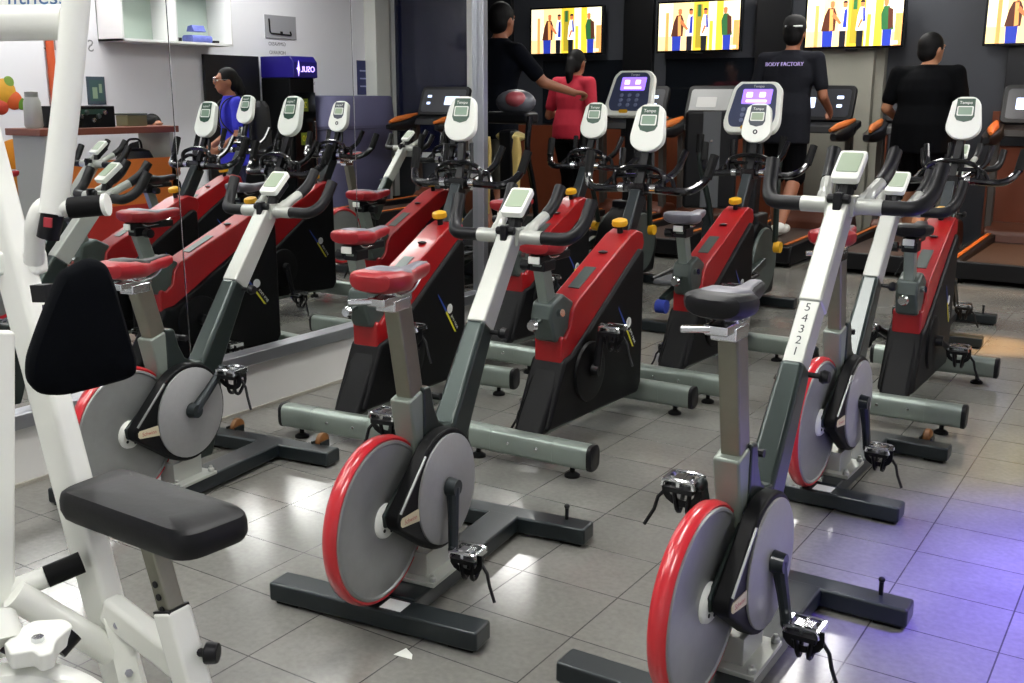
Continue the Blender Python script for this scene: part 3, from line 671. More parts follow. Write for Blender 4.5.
# ------------------------------------------------------------------ ellipticals with round white consoles
PUR = mat('purple lcd', '8f6dff', .3, emit=1.3)
PURB = mat('purple lcd bright', 'd8c8ff', .3, emit=1.6)
NAVC = mat('blue grey console face', '3d4560', .4)
def elliptical(cu, cv, cd, label, k=1.):
    x, y, deg = P(cu, cv, cd).x, P(cu, cv, cd).y-.36, 0
    t = thing('elliptical_trainer', label, 'elliptical', (x, y, 0), R(deg), 'elliptical trainers with white consoles')
    MB().box((0, -.55, .035), (.55, .08, .06)).box((0, .55, .035), (.55, .08, .06)).box((0, 0, .05), (.09, 1.1, .06)).build('base_frame', DGUN, t, bevel=.01)
    MB().prism([(.02, .08), (.62, .08), (.66, .3), (.55, .52), (.3, .58), (.1, .45), (.0, .25)], -.1, .1).build('drive_housing', SHELL, t, bevel=.03, seg=3)
    for s in (-1, 1):
        MB().lathe([(0, -.012), (.2, -.012), (.21, 0), (.2, .012), (0, .012)], 32, 'x', (s*.12, .34, .32)).build('crank_disc', BLOCK, t)
        MB().rect((s*.17, .2, .34), (s*.17, -.5, .17), .04, .05).build('pedal_arm', GUN, t, bevel=.006)
        p = MB().box((s*.18, -.28, .27), (.15, .36, .03)).build('foot_plate', mat('foot plate grey', '57595c', .5), t, bevel=.01)
        MB().tube(arc([(s*.18-.075, -.46, .285), (s*.18-.075, -.1, .31), (s*.18+.075, -.1, .31), (s*.18+.075, -.46, .285)], .03), .012, 8).build('plate_rim', BLK, p)
        MB().cyl((s*.17-.03, -.5, .14), (s*.17+.03, -.5, .14), .04, seg=16).build('roller', mat('blue roller', '2d3f9a', .4), t)
        h = MB().tube(arc([(s*.2, .30, .45), (s*.22, .24, .7), (s*.25, .14, .92), (s*.26, .17, 1.08)], .1, 5), .018, 10).build('swing_handle', GUN, t)
        MB().tube([(s*.255, .150, .98), (s*.26, .172, 1.09)], .023, 10).build('handle_grip', RUB, h)
        MB().cyl((s*.2, .30, .42), (s*.24, .30, .42), .035, seg=14).build('pivot_cap', YEL, h)
    c = P(cu, cv, cd)-Vector((x, y, 0))
    m = MB(); m.rect((0, .38, .5), (0, c.y+.06, c.z-.08), .09, .09, (0, 1, 0)); m.box((0, .38, .55), (.18, .2, .12)); m.build('mast', BLK, t, bevel=.015)
    tl = R(66)
    out = [Vector((a, b_, 0)) for a, b_ in ((-.105, .155), (.105, .155), (.14, .12), (.165, -.09), (.14, -.15), (-.14, -.15), (-.165, -.09), (-.14, .12))]
    out = arc(out+[out[0]], .05, 4)[:-1]; o2 = [(p.x, p.y) for p in out]
    m = MB(); m.M = TR(c, tl) @ Matrix.Scale(1.09, 4); m.prism(o2, -.035, .012, 'z'); co = m.build('console', WPLA, t, bevel=.01)
    m = MB(); m.M = TR(c, tl) @ Matrix.Scale(1.09, 4); m.prism([(a*.83, b_*.84+.008) for a, b_ in o2], .010, .0145, 'z'); fa = m.build('console_face', NAVC, co)
    m = MB(); m.M = TR(c, tl) @ Matrix.Scale(1.09, 4); m.prism(rrect(.17, .088, .006, 2, .01, .062), .014, .0155, 'z'); sc = m.build('lcd', PUR, fa)
    m = MB(); m.M = TR(c, tl) @ Matrix.Scale(1.09, 4); m.prism(rrect(.035, .03, .003, 2, -.035, .072), .0152, .0162, 'z').prism(rrect(.035, .03, .003, 2, .04, .072), .0152, .0162, 'z').prism(rrect(.12, .014, .003, 2, .01, .035), .0152, .0162, 'z')
    m.build('lcd_digits', PURB, sc)
    for i in range(9):
        m = MB(); m.M = TR(c, tl) @ Matrix.Scale(1.09, 4); m.lathe([(0, .014), (.013, .014), (.012, .018), (0, .019)], 12, 'z', (-.055+.055*(i % 3), -.015-.032*(i//3), 0)); m.build('key', mat('blue grey key', '6f7893', .4), fa)
    m = MB(); m.M = TR(c, tl) @ Matrix.Scale(1.09, 4); m.prism(rrect(.06, .022, .01, 3, -.02, -.122), .014, .019, 'z'); m.build('start_key', YEL, fa)
    m = MB(); m.M = TR(c, tl) @ Matrix.Scale(1.09, 4); m.k = 0; m.text('Tempo', .022, Matrix.Translation((.01, .122, .016))); m.build('console_lettering', WDEC, fa)
    return t
elliptical(631, 94, 7.2, 'elliptical trainer with round white purple lit console, left one, beside the red shirt')
elliptical(754, 108, 6.4, 'elliptical trainer with round white purple lit console, right one, before the man in the cap')
# upright padded board with a grey centre stripe between the two ellipticals
t = thing('padded_board', 'tall black padded board with grey centre stripe between the two white consoles', 'equipment', (-3.06, 7.45, 0), R(24))
b = MB().box((0, 0, .86), (.39, .08, .72)).build('pad', BVIN, t, bevel=.03, seg=3)
MB().box((0, -.042, .86), (.13, .012, .70)).build('centre_stripe', mat('grey stripe', '54575a', .5), b, bevel=.003)
for z in (.72, 1.0): MB().cyl((0, -.047, z), (0, -.055, z), .010, seg=10).build('bolt', CHR, b)
MB().box((0, .06, .45), (.08, .06, .9)).box((0, .03, .02), (.4, .44, .04)).build('stand', DGUN, t, bevel=.008)

# dark trainer used by the man at the left
t = thing('cross_trainer', 'dark cross trainer with cream cup and rounded red grey console, left of the red shirt', 'cross trainer', (-3.48, 5.27, 0), 0)
MB().box((0, -.44, .035), (.5, .08, .06)).box((0, .38, .035), (.44, .08, .06)).box((0, 0, .05), (.09, .84, .06)).build('base_frame', DGUN, t, bevel=.01)
MB().prism([(-.1, .07), (.34, .07), (.36, .4), (.3, .6), (.05, .5)], -.09, .09).build('drive_housing', SHELL, t, bevel=.03)
MB().rect((0, .1, .5), (0, .08, 1.12), .10, .10, (0, 1, 0)).build('mast', BLK, t, bevel=.02)
for s in (-1, 1):
    MB().loft([[(s*.105+.03*a, -.0+.03*b_, z) for a, b_ in rrect(w, 1, .3, 3)] for z, w in ((.62, .6), (.8, 1.2), (1.0, 1.9), (1.08, 1.2))]).build('yellow_panel', mat('pale yellow panel', 'c9b06a', .45), t)
    MB().tube(arc([(s*.14, .2, .4), (s*.16, .1, .8), (s*.17, .0, 1.0), (s*.17, .04, 1.2)], .1, 4), .018, 10).build('swing_handle', BLKG, t)
    MB().box((s*.14, -.3, .25), (.14, .34, .03)).build('foot_plate', BLK, t, bevel=.01)
m = MB().ell((0, .1, 1.08), (.10, .07, .035)); m.build('lower_cup', mat('cream cup', 'cdbd7c', .4), t)
m = MB().ell((.02, .12, 1.28), (.13, .09, .075)); c = m.build('console', mat('silver console', '63656c', .35, .3), t)
MB().ell((.05, .075, 1.295), (.07, .06, .05)).build('console_cap', mat('dull red cap', '9a4a50', .35), c)
MB().box((0, .11, 1.19), (.3, .14, .07)).build('console_tray', BLK, t, bevel=.02)

# ------------------------------------------------------------------ televisions
def em(name, h, k=1.0): return mat(name, h, .4, emit=k)
TVM = [em('picture cream', 'f4d79a', 1.0), em('picture yellow', 'e6c83a', .95), em('picture pale', 'f7eccb', 1.0), em('picture peach', 'e8a35c', .9), em('picture brown', '5a2f22', .6), em('picture blue', '2b3fb0', .7), em('picture dark', '1a1c26', .5), em('picture skin', 'c97a4c', .8), em('picture green', '2f6a3c', .7), em('picture white', 'f5f3ee', 1), em('picture olive', 'a8942c', .9)]
def television(cx, label):
    W, H, zb = .91, .505, 1.755
    y = BW-.16 if abs(cx+2.83) > .3 else BW-.25
    t = thing('television', label, 'television', (cx, y, zb), 0, 'televisions showing the same programme')
    MB().box((0, .03, H/2), (W, .05, H)).build('casing', BLK, t, bevel=.008)
    MB().box((0, .0, H/2), (W-.0, .018, H)).build('bezel', BLKG, t, bevel=.004)
    m = MB(); d = [0]
    iw, ih = W-.04, H-.04
    def poly(k, pts, layer):
        m.k = k; m.add([((q[0]-.5)*iw, -.0095-.0004*layer, .02+q[1]*ih) for q in pts], [tuple(range(len(pts)))])
    def rc(k, x0, x1, y0, y1, l): poly(k, [(x0, y0), (x1, y0), (x1, y1), (x0, y1)], l)
    rc(0, 0, 1, 0, 1, 0); rc(2, .0, .18, .3, 1, 1); rc(3, .09, .13, 0, .8, 2); rc(1, .44, .8, 0, 1, 1); rc(0, .30, .44, .0, 1, 1)
    rc(10, .47, .55, .05, .95, 2); rc(2, .62, .72, .0, 1, 2); rc(1, .64, .68, 0, .6, 3); rc(2, .8, 1, .25, 1, 1); rc(3, .93, 1., 0, .6, 2); rc(8, .49, .53, .7, .95, 3)
    def fig(x, hd, coat, legs, w, lean, l, arm=None):
        poly(legs, [(x-w*.45, 0), (x+w*.4, 0), (x+w*.45, .36), (x-w*.5, .36)], l)
        poly(coat, [(x-w*.62, .30), (x+w*.62, .30), (x+w*.5+lean, .62), (x+w*.28+lean, .74), (x-w*.28+lean, .74), (x-w*.55+lean, .6)], l+1)
        poly(7, [(x+lean*1.4+.024*math.cos(a), .80+.062*math.sin(a)) for a in [2*PI*k/14 for k in range(14)]], l+2)
        poly(6 if hd else 7, [(x+lean*1.4+.026*math.cos(a), .83+.045*math.sin(a)) for a in [PI*k/8 for k in range(9)]], l+3)
        if arm: poly(7, arm, l+3)
    fig(.235, 0, 4, 5, .12, .025, 4, [(.27, .58), (.36, .42), (.38, .45), (.29, .66)])
    poly(3, [(.25, .3), (.29, .32), (.28, .72), (.245, .72)], 7)
    fig(.395, 1, 9, 6, .075, .008, 4); poly(5, [(.39, .36), (.43, .36), (.43, .72), (.40, .7)], 6)
    fig(.575, 1, 9, 6, .075, .008, 4, [(.545, .36), (.56, .34), (.6, .5), (.575, .52)]); poly(5, [(.60, .45), (.625, .48), (.61, .74), (.59, .72)], 6)
    fig(.855, 0, 8, 5, .10, -.02, 4); poly(4, [(.86, .3), (.91, .34), (.9, .68), (.85, .72)], 6)
    rc(2, .9, .97, .02, .09, 3)
    m.build('picture', TVM, t, flat=True)
    MB().box((.0, -.005, -.008), (.11, .02, .018)).build('logo_bar', BLK, t, bevel=.003)
    MB().box((0, .08, H/2), (.25, .09 if y > BW-.2 else .06, .25)).build('wall_bracket', DGUN, t)
for x, l in ((-5.93, 'wall television showing four people on a yellow set, leftmost, above the red shirt'), (-4.395, 'wall television showing four people on a yellow set, second from left, over both white consoles'),
             (-2.83, 'wall television on the light pilaster, right of the man in the cap'), (-1.27, 'wall television cut off by the right edge, beyond the man in black')):
    television(x, l)

# ------------------------------------------------------------------ people
def blob(m, name, mt, parent, vox=.011, it=4):
    """one continuous surface grown from overlapping pieces"""
    o = m.build(name, mt); r = o.modifiers.new('r', 'REMESH'); r.mode = 'VOXEL'; r.voxel_size = vox
    s_ = o.modifiers.new('s', 'SMOOTH'); s_.iterations = it; s_.factor = .5
    dg = bpy.context.evaluated_depsgraph_get(); me = bpy.data.meshes.new_from_object(o.evaluated_get(dg))
    me.name = name
    old = o.data; o.modifiers.clear(); o.data = me; bpy.data.meshes.remove(old)
    me.materials.clear(); me.materials.append(mt)
    me.polygons.foreach_set('use_smooth', [True]*len(me.polygons)); me.polygons.foreach_set('material_index', [0]*len(me.polygons))
    o.parent = parent
    return o
def ering(c, rx, ry, n=20):
    return [(c[0]+rx*math.cos(2*PI*k/n), c[1]+ry*math.sin(2*PI*k/n), c[2]) for k in range(n)]
def hand(m, w, d, n, side, curl=.6, k=1.):
    """palm, four unequal bent fingers and a thumb; w wrist, d pointing along the hand, n out of the palm, side toward the thumb"""
    d, n = Vector(d).normalized(), Vector(n).normalized(); s = Vector(side); s = (s-d*s.dot(d)-n*0).normalized(); w = Vector(w)
    Rm = Matrix((s, n, d)).transposed()
    m.ell(w+d*.045*k, (.041*k, .017*k, .055*k), 14, 9, Rm)
    for i, (off, L) in enumerate(((.028, .075), (.010, .082), (-.009, .077), (-.027, .06))):
        p = w+d*.085*k+s*off*k; a = curl*.5
        for j, q in enumerate((.42, .33, .25)):
            dd = d*math.cos(a)+n*math.sin(a); e = p+dd*L*q*k
            m.cone(p, e, (.0095-.0008*j)*k, (.0088-.0008*j)*k, 8); p = e; a += curl
    p = w+d*.03*k+s*.034*k; dd = (d*.55+s*.75+n*.25).normalized()
    e = p+dd*.038*k; m.cone(p, e, .012*k, .0105*k, 8); dd = (d*.85+s*.25+n*.5).normalized(); m.cone(e, e+dd*.03*k, .0105*k, .009*k, 8)
def person(name, label, loc, rz, J, H=1.68, shirt=None, pants=None, shoes=None, hairm=HAIR, cap=None, skin=SKIN, k=1., long_hair=False, short_sleeve=True, pants_to='knee', curl=.9, head_yaw=0., hem=.80, female=False, fat=1., brow=.068):
    t = thing(name, label, 'person', loc, rz)
    V = lambda q: Vector(J[q])
    hip, ch, nk, hd = V('hip'), V('chest'), V('neck'), V('head')
    sw = (V('sR')-V('sL')).length/2
    hw = .165*k*fat
    def torso(m, g, z0=None):
        secs = [(hip+Vector((0, 0, -.07)), hw*.95, .115*fat), (hip+Vector((0, 0, .03)), hw, .122*fat), (hip.lerp(ch, .45), hw*(.80 if female else .9), .10*fat), (hip.lerp(ch, .75), hw*.93, .112*fat),
                (ch, sw*.90, .118*fat), (ch.lerp(nk, .45), sw*.88, .105*fat), (ch.lerp(nk, .75), sw*.72, .085), (nk+Vector((0, 0, -.02)), .085, .07), (nk+Vector((0, 0, .015)), .06, .06)]
        if z0 is not None: secs = [q for q in secs if q[0].z >= z0-.06]
        m.loft([ering(c, a*k+g, b_*k+g) for c, a, b_ in secs])
        for q in 'LR': m.cone(nk+Vector((0, -.01, -.05)), V('s'+q)+(nk-V('s'+q))*.12+Vector((0, 0, -.012)), .045*k+g, .05*k+g)
    Rh = Matrix.Rotation(head_yaw, 3, 'Z')
    m = MB(); torso(m, 0)
    m.cone(nk-Vector((0, 0, .03)), hd-Vector((0, -.0, .06)), .056*k, .052*k)
    m.ell(hd, (.074*k, .093*k, .108*k), 18, 12, Rh); m.ell(hd+Rh @ Vector((0, .035, -.055)), (.052*k, .058*k, .062*k), 14, 9, Rh)
    m.ell(hd+Rh @ Vector((0, .098, -.012)), (.014, .02, .022), 10, 7); m.ell(hd+Rh @ Vector((0, .086, -.05)), (.024, .014, .012), 10, 7); m.ell(hd+Rh @ Vector((0, .09, .028)), (.05, .014, .014), 10, 7)
    for s in (-1, 1): m.ell(hd+Rh @ Vector((s*.076*k, -.005, -.01)), (.012, .022, .032), 10, 7, Rh)
    for q in 'LR':
        m.cone(J['s'+q], J['e'+q], .046*k*fat, .038*k); m.cone(J['e'+q], J['w'+q], .038*k, .026*k)
        fd = (V('w'+q)-V('e'+q)).normalized()
        sd = Vector((-1 if q == 'R' else 1, .3, 0)); nn = J.get('n'+q, (-1 if q == 'R' else 1, .0, 0)); sd = J.get('t'+q, (0, .6, .8))
        hand(m, V('w'+q)-fd*.01, J.get('d'+q, fd), nn, sd, curl, k)
        m.cone(J['h'+q], J['k'+q], .082*k*fat, .055*k); m.cone(J['k'+q], V('k'+q).lerp(V('a'+q), .3), .055*k, .056*k); m.cone(V('k'+q).lerp(V('a'+q), .3), J['a'+q], .056*k, .035*k)
        m.ell(V('a'+q)+Vector((0, .07, -.045)), (.042, .115, .033), 12, 8); m.cone(V('a'+q), V('a'+q)+Vector((0, -.01, -.04)), .035, .038)
    body = blob(m, 'body', skin, t, .0095)
    for s in (-1, 1):
        e = MB().ell(hd+Rh @ Vector((s*.032, .083, .006)), (.013, .008, .008), 10, 7).build('eye', mat('eye white', 'd9d5cf', .3), t)
        MB().ell(hd+Rh @ Vector((s*.032, .0895, .006)), (.006, .003, .006), 8, 6).build('iris', DKT, e)
    MB().ell(hd+Rh @ Vector((0, .099, -.05)), (.02, .004, .005), 10, 6).build('lips', mat('lip', '7c3a34', .5), t)
    if shirt:
        m = MB(); torso(m, .014, hem)
        lo = Vector(hip); lo.z = hem
        m.loft([ering(lo, hw*k+.024, .122*k*fat+.022), ering(hip+Vector((0, 0, .05)), hw*k+.02, .122*k*fat+.018), ering(hip.lerp(ch, .6), hw*.9*k+.016, .108*k*fat+.016)])
        for q in 'LR':
            a, b_ = V('s'+q), V('e'+q); e = a.lerp(b_, .72 if short_sleeve else 1.)
            m.cone(a+(ch-a)*.2, a, .056*k*fat, .060*k*fat); m.cone(a, e, .060*k*fat, .054*k*fat); 
            if not short_sleeve: m.cone(e, V('w'+q), .05*k, .036*k)
        sh = blob(m, 'shirt', shirt, t, .0105)
    else: sh = None
    if pants:
        m = MB(); m.loft([ering(hip+Vector((0, 0, -.10)), hw*k+.012, .118*k*fat+.014), ering(hip+Vector((0, 0, .0)), hw*k+.016, .122*k*fat+.014), ering(hip+Vector((0, 0, .06)), hw*k+.010, .12*k*fat+.010)])
        for q in 'LR':
            a, b_, c = V('h'+q), V('k'+q), V('a'+q)
            if pants_to == 'knee': m.cone(a, a.lerp(b_, .97), .096*k*fat, .082*k)
            else: m.cone(a, b_, .094*k*fat, .068*k); m.cone(b_, b_.lerp(c, .92), .068*k, .05*k)
        blob(m, 'trousers' if pants_to != 'knee' else 'shorts', pants, t, .0105)
    for q in 'LR':
        m = MB(); m.ell(V('a'+q)+Vector((0, .068, -.05)), (.048, .132, .042), 14, 9); m.ell(V('a'+q)+Vector((0, -.01, -.03)), (.044, .055, .05), 12, 8)
        blob(m, 'shoe', shoes or WPLA, t, .009)
    m = MB(); m.ell(hd+Rh @ Vector((0, -.014, .026)), (.084*k, .098*k, .098*k), 18, 12, Rh)
    m.ell(hd+Rh @ Vector((0, -.045, -.02)), (.076*k, .065*k, .08*k), 14, 10, Rh)
    if long_hair: m.cone(hd+Rh @ Vector((0, -.085, .0)), hd+Rh @ Vector((.0, -.125, -.09)), .05, .04); m.cone(hd+Rh @ Vector((0, -.125, -.09)), hd+Rh @ Vector((0, -.11, -.26)), .04, .016)
    hr = blob(m, 'hair', hairm, t, .009)
    hr.data.update()
    # keep the face clear
    for v in hr.data.vertices:
        l = Rh.transposed() @ (v.co-hd)
        if l.y > .052 and l.z < brow: v.co = hd+Rh @ Vector((l.x*.8, min(l.y, .052), l.z))
    if cap:
        m = MB(); m.loft([[hd+Rh @ Vector((a*(.092)*math.cos(2*PI*i/20), -.005+a*.104*math.sin(2*PI*i/20), z)) for i in range(20)] for a, z in ((1., .03), (1.02, .05), (.97, .09), (.8, .125), (.45, .145), (.1, .15))])
        m.build('cap', cap, t)
    return t, sh, hd, Rh
def walkJ(h=1.66, arm=.95, stride=.2, lean=.04, sw=.2, hold=True):
    k = h/1.68
    J = dict(hip=(0, 0, .93*k), chest=(0, lean, 1.24*k), neck=(0, lean+.02, 1.43*k), head=(0, lean+.055, 1.565*k),
             sL=(-sw, lean, 1.375*k), sR=(sw, lean, 1.375*k), hL=(-.09, 0, .90*k), hR=(.09, 0, .90*k),
             kL=(-.095, .12, .49*k), aL=(-.095, stride, .095), kR=(.095, .04, .48*k), aR=(.095, -stride-.05, .17),
             eL=(-sw-.07, lean-.02, 1.10*k), wL=(-sw-.05, .24, 1.02*k), eR=(sw+.07, lean-.02, 1.10*k), wR=(sw+.05, .24, 1.02*k))
    return J
TEEB = mat('black t-shirt', '07080b', .85, 0, .3, 60, bump=.2, spec=.08)
TEEG = mat('charcoal t-shirt', '212228', .85, 0, .3, 60, bump=.2, spec=.08)
TEER = mat('red t-shirt', 'c01f38', .8, 0, .15, 40, bump=.2)
DPANT = mat('black trousers cloth', '060608', .85, 0, .2, 60, spec=.08)
DSHOR = mat('dark shorts cloth', '0a0b0e', .85, 0, .2, 60, spec=.08)
KSHOR = mat('khaki shorts cloth', '6d6a5f', .85, 0, .2, 60)
BLUT = mat('blue top cloth', '2a2cc0', .8, 0, .2, 50)
# man in the cap
J = walkJ(1.80, sw=.22)
J.update(wR=(.27, .30, 1.06), wL=(-.27, .18, 1.04))
t, sh, hd, Rh = person('person', 'man walking on treadmill in charcoal t-shirt with white back lettering and black cap', (-2.90, 8.62, .142), 0, J, shirt=TEEG, pants=DSHOR, cap=mat('black cap', '08080a', .8), hem=.80, k=1.06)
m = MB(); m.M = Matrix.Translation((-.0, .04-.151, 1.43)) @ Matrix(((1, 0, 0, 0), (0, .12, -1, 0), (0, 1, .12, 0), (0, 0, 0, 1)))
m.text('BODY FACTORY', .042, depth=.006); lt = m.build('shirt_lettering', mat('lilac lettering', 'c9b8f2', .5), sh)
m = MB().tube([hd+Vector((-.05+.02*i, -.104+.004*abs(i-3), .052)) for i in range(8)], .0075, 8); m.build('cap_strap', WDEC, t)
# man in black
J = walkJ(1.66, sw=.225)
person('person', 'man walking on treadmill in plain black t-shirt and dark shorts, bare neck, at the right', (-1.90, 8.95, .142), R(-4), J, shirt=TEEB, pants=DSHOR, head_yaw=R(-30), hem=.74, k=1.1, skin=mat('light brown skin', 'b5805f', .55, 0, .1, 14), fat=1.06)
# woman in red
J = walkJ(1.58, sw=.175, stride=.12); J.update(eR=(.25, -.02, .98), wR=(.21, .2, .96), eL=(-.25, .02, 1.0), wL=(-.24, .22, 1.03))
person('person', 'woman in red t-shirt and black leggings with dark tied back hair, seen from behind', (-4.82, 8.42, .142), R(-3), J, shirt=TEER, pants=DPANT, pants_to='ankle', long_hair=True, female=True, hem=.80, k=.96)
# man at the left riding the dark trainer
J = walkJ(1.74, sw=.215, stride=.16)
J.update(sR=(.2, .03, 1.40), eR=(.33, .16, 1.19), wR=(.42, .40, 1.12), dR=(.25, .95, -.05), nR=(-.2, 0, -1), tR=(-1, .2, 0), eL=(-.28, .08, 1.14), wL=(-.2, .34, 1.12))
person('person', 'man in dark t-shirt and khaki shorts by the mirror post, reaching his right arm forward', (-4.30, 6.40, .22), R(-8), J, shirt=mat('dark navy t-shirt', '0d1018', .85, 0, .3, 60, spec=.08), pants=KSHOR, hem=.80, k=1.05, curl=1.2)

t = thing('step_platform', 'low black step platform under the man in khaki shorts', 'step', (-4.30, 6.45, 0))
m = MB().prism([(-.55, .19), (.55, .19), (.55, .22), (-.55, .22)], -.22, .22); m.build('step_top', RUB, t, bevel=.01)
for sx in (-1, 1): MB().box((0, sx*.38, .095), (.40, .2, .19), (.9, .9)).build('riser', BLK, t, bevel=.01)

# ------------------------------------------------------------------ right side of the room (seen in the mirror)
WX = RW
ONW = lambda y, z, off=.0: Matrix(((0, 0, -1, WX-off), (-1, 0, 0, y), (0, 1, 0, z), (0, 0, 0, 1)))   # wall frame: x along -y, y up, z into the room
# open white cupboard
t = thing('wall_cupboard', 'white open fronted wall cupboard above the counter, seen in the mirror', 'cupboard', (WX, 6.95, 1.79))
y0, y1, d, h = -.65, .65, .35, .75
MB().box((-d/2, y0+.01, h/2), (d, .02, h)).box((-d/2, y1-.01, h/2), (d, .02, h)).box((-d/2, 0, .012), (d, y1-y0, .024)).box((-d/2, 0, h-.012), (d, y1-y0, .024)).box((-d/2, -.04, h/2), (d, .022, h)).build('carcass', mat('white laminate', 'd8d8d8', .45), t, bevel=.002)
MB().box((-.006, 0, h/2), (.012, y1-y0, h)).build('back_panel', mat('shade tinted panel', 'aebdb2', .6), t)  # green tint carries the greenish shade inside the white cupboard
def onshelf(nm, lab, cat, y, bm, mt, z=1.815, x=WX-.2):
    o = bm.build(nm, mt, bevel=.002); o.location = (x, y, z); tag(o, lab, cat); return o
onshelf('folded_cloth', 'blue and white folded cloth lying in the wall cupboard', 'cloth', 7.28, MB().prism(rrect(.16, .07, .03), -.12, .12, 'y').prism([(-.05, .07), (.06, .07), (.04, .12), (-.02, .13)], -.08, .07, 'y'), mat('blue white cloth', '6a74c4', .8, 0, .5, 30), 1.85)
onshelf('small_box', 'small dark box on the cupboard shelf left of the cloth', 'box', 7.03, MB().box((0, 0, .02), (.06, .07, .04)), BLK)
onshelf('small_box', 'small dark box at the far end of the cupboard shelf', 'box', 7.5, MB().box((0, 0, .015), (.06, .06, .03)), BLK)
# dark doorway on the wall, drinks fridge, bins
t = thing('dark_door', 'black door in the white wall behind the woman in blue', 'door', (WX-.022, 7.84, 0))
MB().box((-.02, 0, .86), (.04, .74, 1.72)).build('door_leaf', mat('black door', '101114', .4), t, bevel=.004)
MB().lathe([(0, 0), (.02, 0), (.025, -.03), (0, -.045)], 12, 'x', (-.04, .33, .95)).build('door_knob', CHR, t)
t = thing('drinks_fridge', 'black drinks fridge with glowing purple header and glass front', 'fridge', (1.69, 8.40, 0))
MB().box((.03, 0, .75), (.42, .36, 1.5)).build('cabinet', SHELL, t, bevel=.01)
MB().box((-.2, 0, .70), (.025, .32, 1.3)).build('glass_door', mat('dark fridge glass', '0a0b0d', .08), t, bevel=.004)
MB().box((-.225, .13, .8), (.02, .02, .5)).build('door_handle', CHR, t, bevel=.004)
hd_ = MB().prism([(-.24, 1.5), (.24, 1.5), (.24, 1.72), (-.19, 1.72), (-.24, 1.66)], -.18, .18, 'y'); 
hd_ = hd_.build('header', mat('purple header', '1a1268', .4, emit=.12), t, bevel=.01)
m = MB(); m.M = Matrix(((0, 0, -1, -.242), (-1, 0, 0, 0), (0, 1, 0, 1.585), (0, 0, 0, 1))); m.text('OSUL', .085, Matrix.Translation((-.03, 0, 0)), depth=.003); m.prism([(.09, -.01), (.105, .09), (.12, .02), (.14, .01), (.12, -.01), (.11, -.07), (.10, -.02)], 0, .004, 'z'); m.build('header_sign', mat('glowing lilac sign', 'b49bff', .4, emit=2.2), hd_)
for z in (1.22, .87):
    m = MB().box((-.214, -.02, z), (.004, .12, .13)); lb = m.build('price_label', mat('olive label', '5c6a12', .5), t)
    m = MB(); m.M = Matrix(((0, 0, -1, -.2165), (-1, 0, 0, -.02), (0, 1, 0, z), (0, 0, 0, 1))); m.text('20', .09); m.build('label_digits', YELD, lb)
t = thing('storage_bin', 'large grey purple storage bin between fridge and column', 'bin', (1.66, 9.26, 0))
MB().loft([[Vector((p[0]*.27*k, p[1]*.62*k, z)) for p in [(math.copysign(abs(math.cos(a))**.5, math.cos(a)), math.copysign(abs(math.sin(a))**.5, math.sin(a))) for a in [2*PI*i/32 for i in range(32)]]] for z, k in ((0, .9), (.95, 1.), (.96, 1.03), (.99, 1.03))]).build('bin_body', mat('grey purple plastic', '5a5a78', .5), t)
MB().loft([[Vector((p[0]*.27*k, p[1]*.62*k, z)) for p in [(math.copysign(abs(math.cos(a))**.5, math.cos(a)), math.copysign(abs(math.sin(a))**.5, math.sin(a))) for a in [2*PI*i/32 for i in range(32)]]] for z, k in ((.99, 1.05), (1.02, 1.05), (1.30, 1.0), (1.32, .96))]).build('bin_lid', mat('grey purple lid', '646485', .5), t)
# things on the wall
def wall_item(nm, lab, cat, y, z, w, h, mt, off=.012):
    t = thing(nm, lab, cat, (WX, y, z)); M = Matrix(((0, 0, -1, 0), (-1, 0, 0, 0), (0, 1, 0, 0), (0, 0, 0, 1)))
    m = MB(); m.M = M; m.box((0, 0, off/2), (w, h, off)); b_ = m.build('panel', mt, t, bevel=.002); return t, M, b_
t, M, b_ = wall_item('notice_board', 'grey notice board with a black bracket shape, high on the white wall', 'board', 8.61, 2.04, .46, .24, mat('grey board', '9c9ca0', .5))
m = MB(); m.M = M; m.tube(arc([(.18, .08, .016), (.17, -.07, .016), (-.15, -.08, .016), (-.13, -.04, .016)], .03), .009, 6).box((.0, -.06, .016), (.03, .03, .01)); m.build('black_bracket', BLK, t)
for z, s_ in ((1.86, 'GIMNASIO'), (1.77, 'HORARIO')):
    m = MB(); m.M = ONW(8.55, z, .002); m.text(s_, .055); tag(m.build('wall_lettering', DKT), 'small grey lettering on the wall under the notice board, %s line' % ('upper' if z > 1.8 else 'lower'), 'lettering')
for i, z in enumerate((1.52, 1.45, 1.38)):
    m = MB(); m.M = ONW(9.02, z, .002); m.text(('LUNES A', 'VIERNES', '6 A 10')[i], .05); tag(m.build('wall_lettering', DKT), 'small lettering line on the white wall right of the fridge, %s' % ('top', 'middle', 'bottom')[i], 'lettering')
t, M, b_ = wall_item('wall_poster', 'dark blue poster with pale lines on the wall beside the pale column', 'poster', 10.0-.06, 1.53, .2, .40, mat('navy poster', '2e3468', .5))
for i in range(3):
    m = MB(); m.M = M; m.box((0, .08-.09*i, .0135), (.12, .016, .002)); m.build('text_line', mat('pale blue ink', 'a9b0d8', .5), b_)
t, M, b_ = wall_item('wall_poster', 'small teal framed poster on the white wall above the counter', 'poster', 6.23, 1.355, .19, .25, mat('slate frame', '44525e', .5))
m = MB(); m.M = M; m.box((0, 0, .0135), (.14, .19, .003)); m.k = 1; m.box((.02, -.02, .016), (.05, .1, .002)).box((-.04, .02, .016), (.03, .08, .002)); m.build('picture', [mat('teal picture', '3c5a58', .5), mat('sage picture', '8fa58a', .5)], b_)
m = MB(); m.M = ONW(5.98, 1.745, .002); m.text('STUDIO', .15); tag(m.build('wall_lettering', mat('grey lettering', '8d8f93', .5)), 'grey STUDIO lettering on the white wall behind the machine lever', 'lettering')
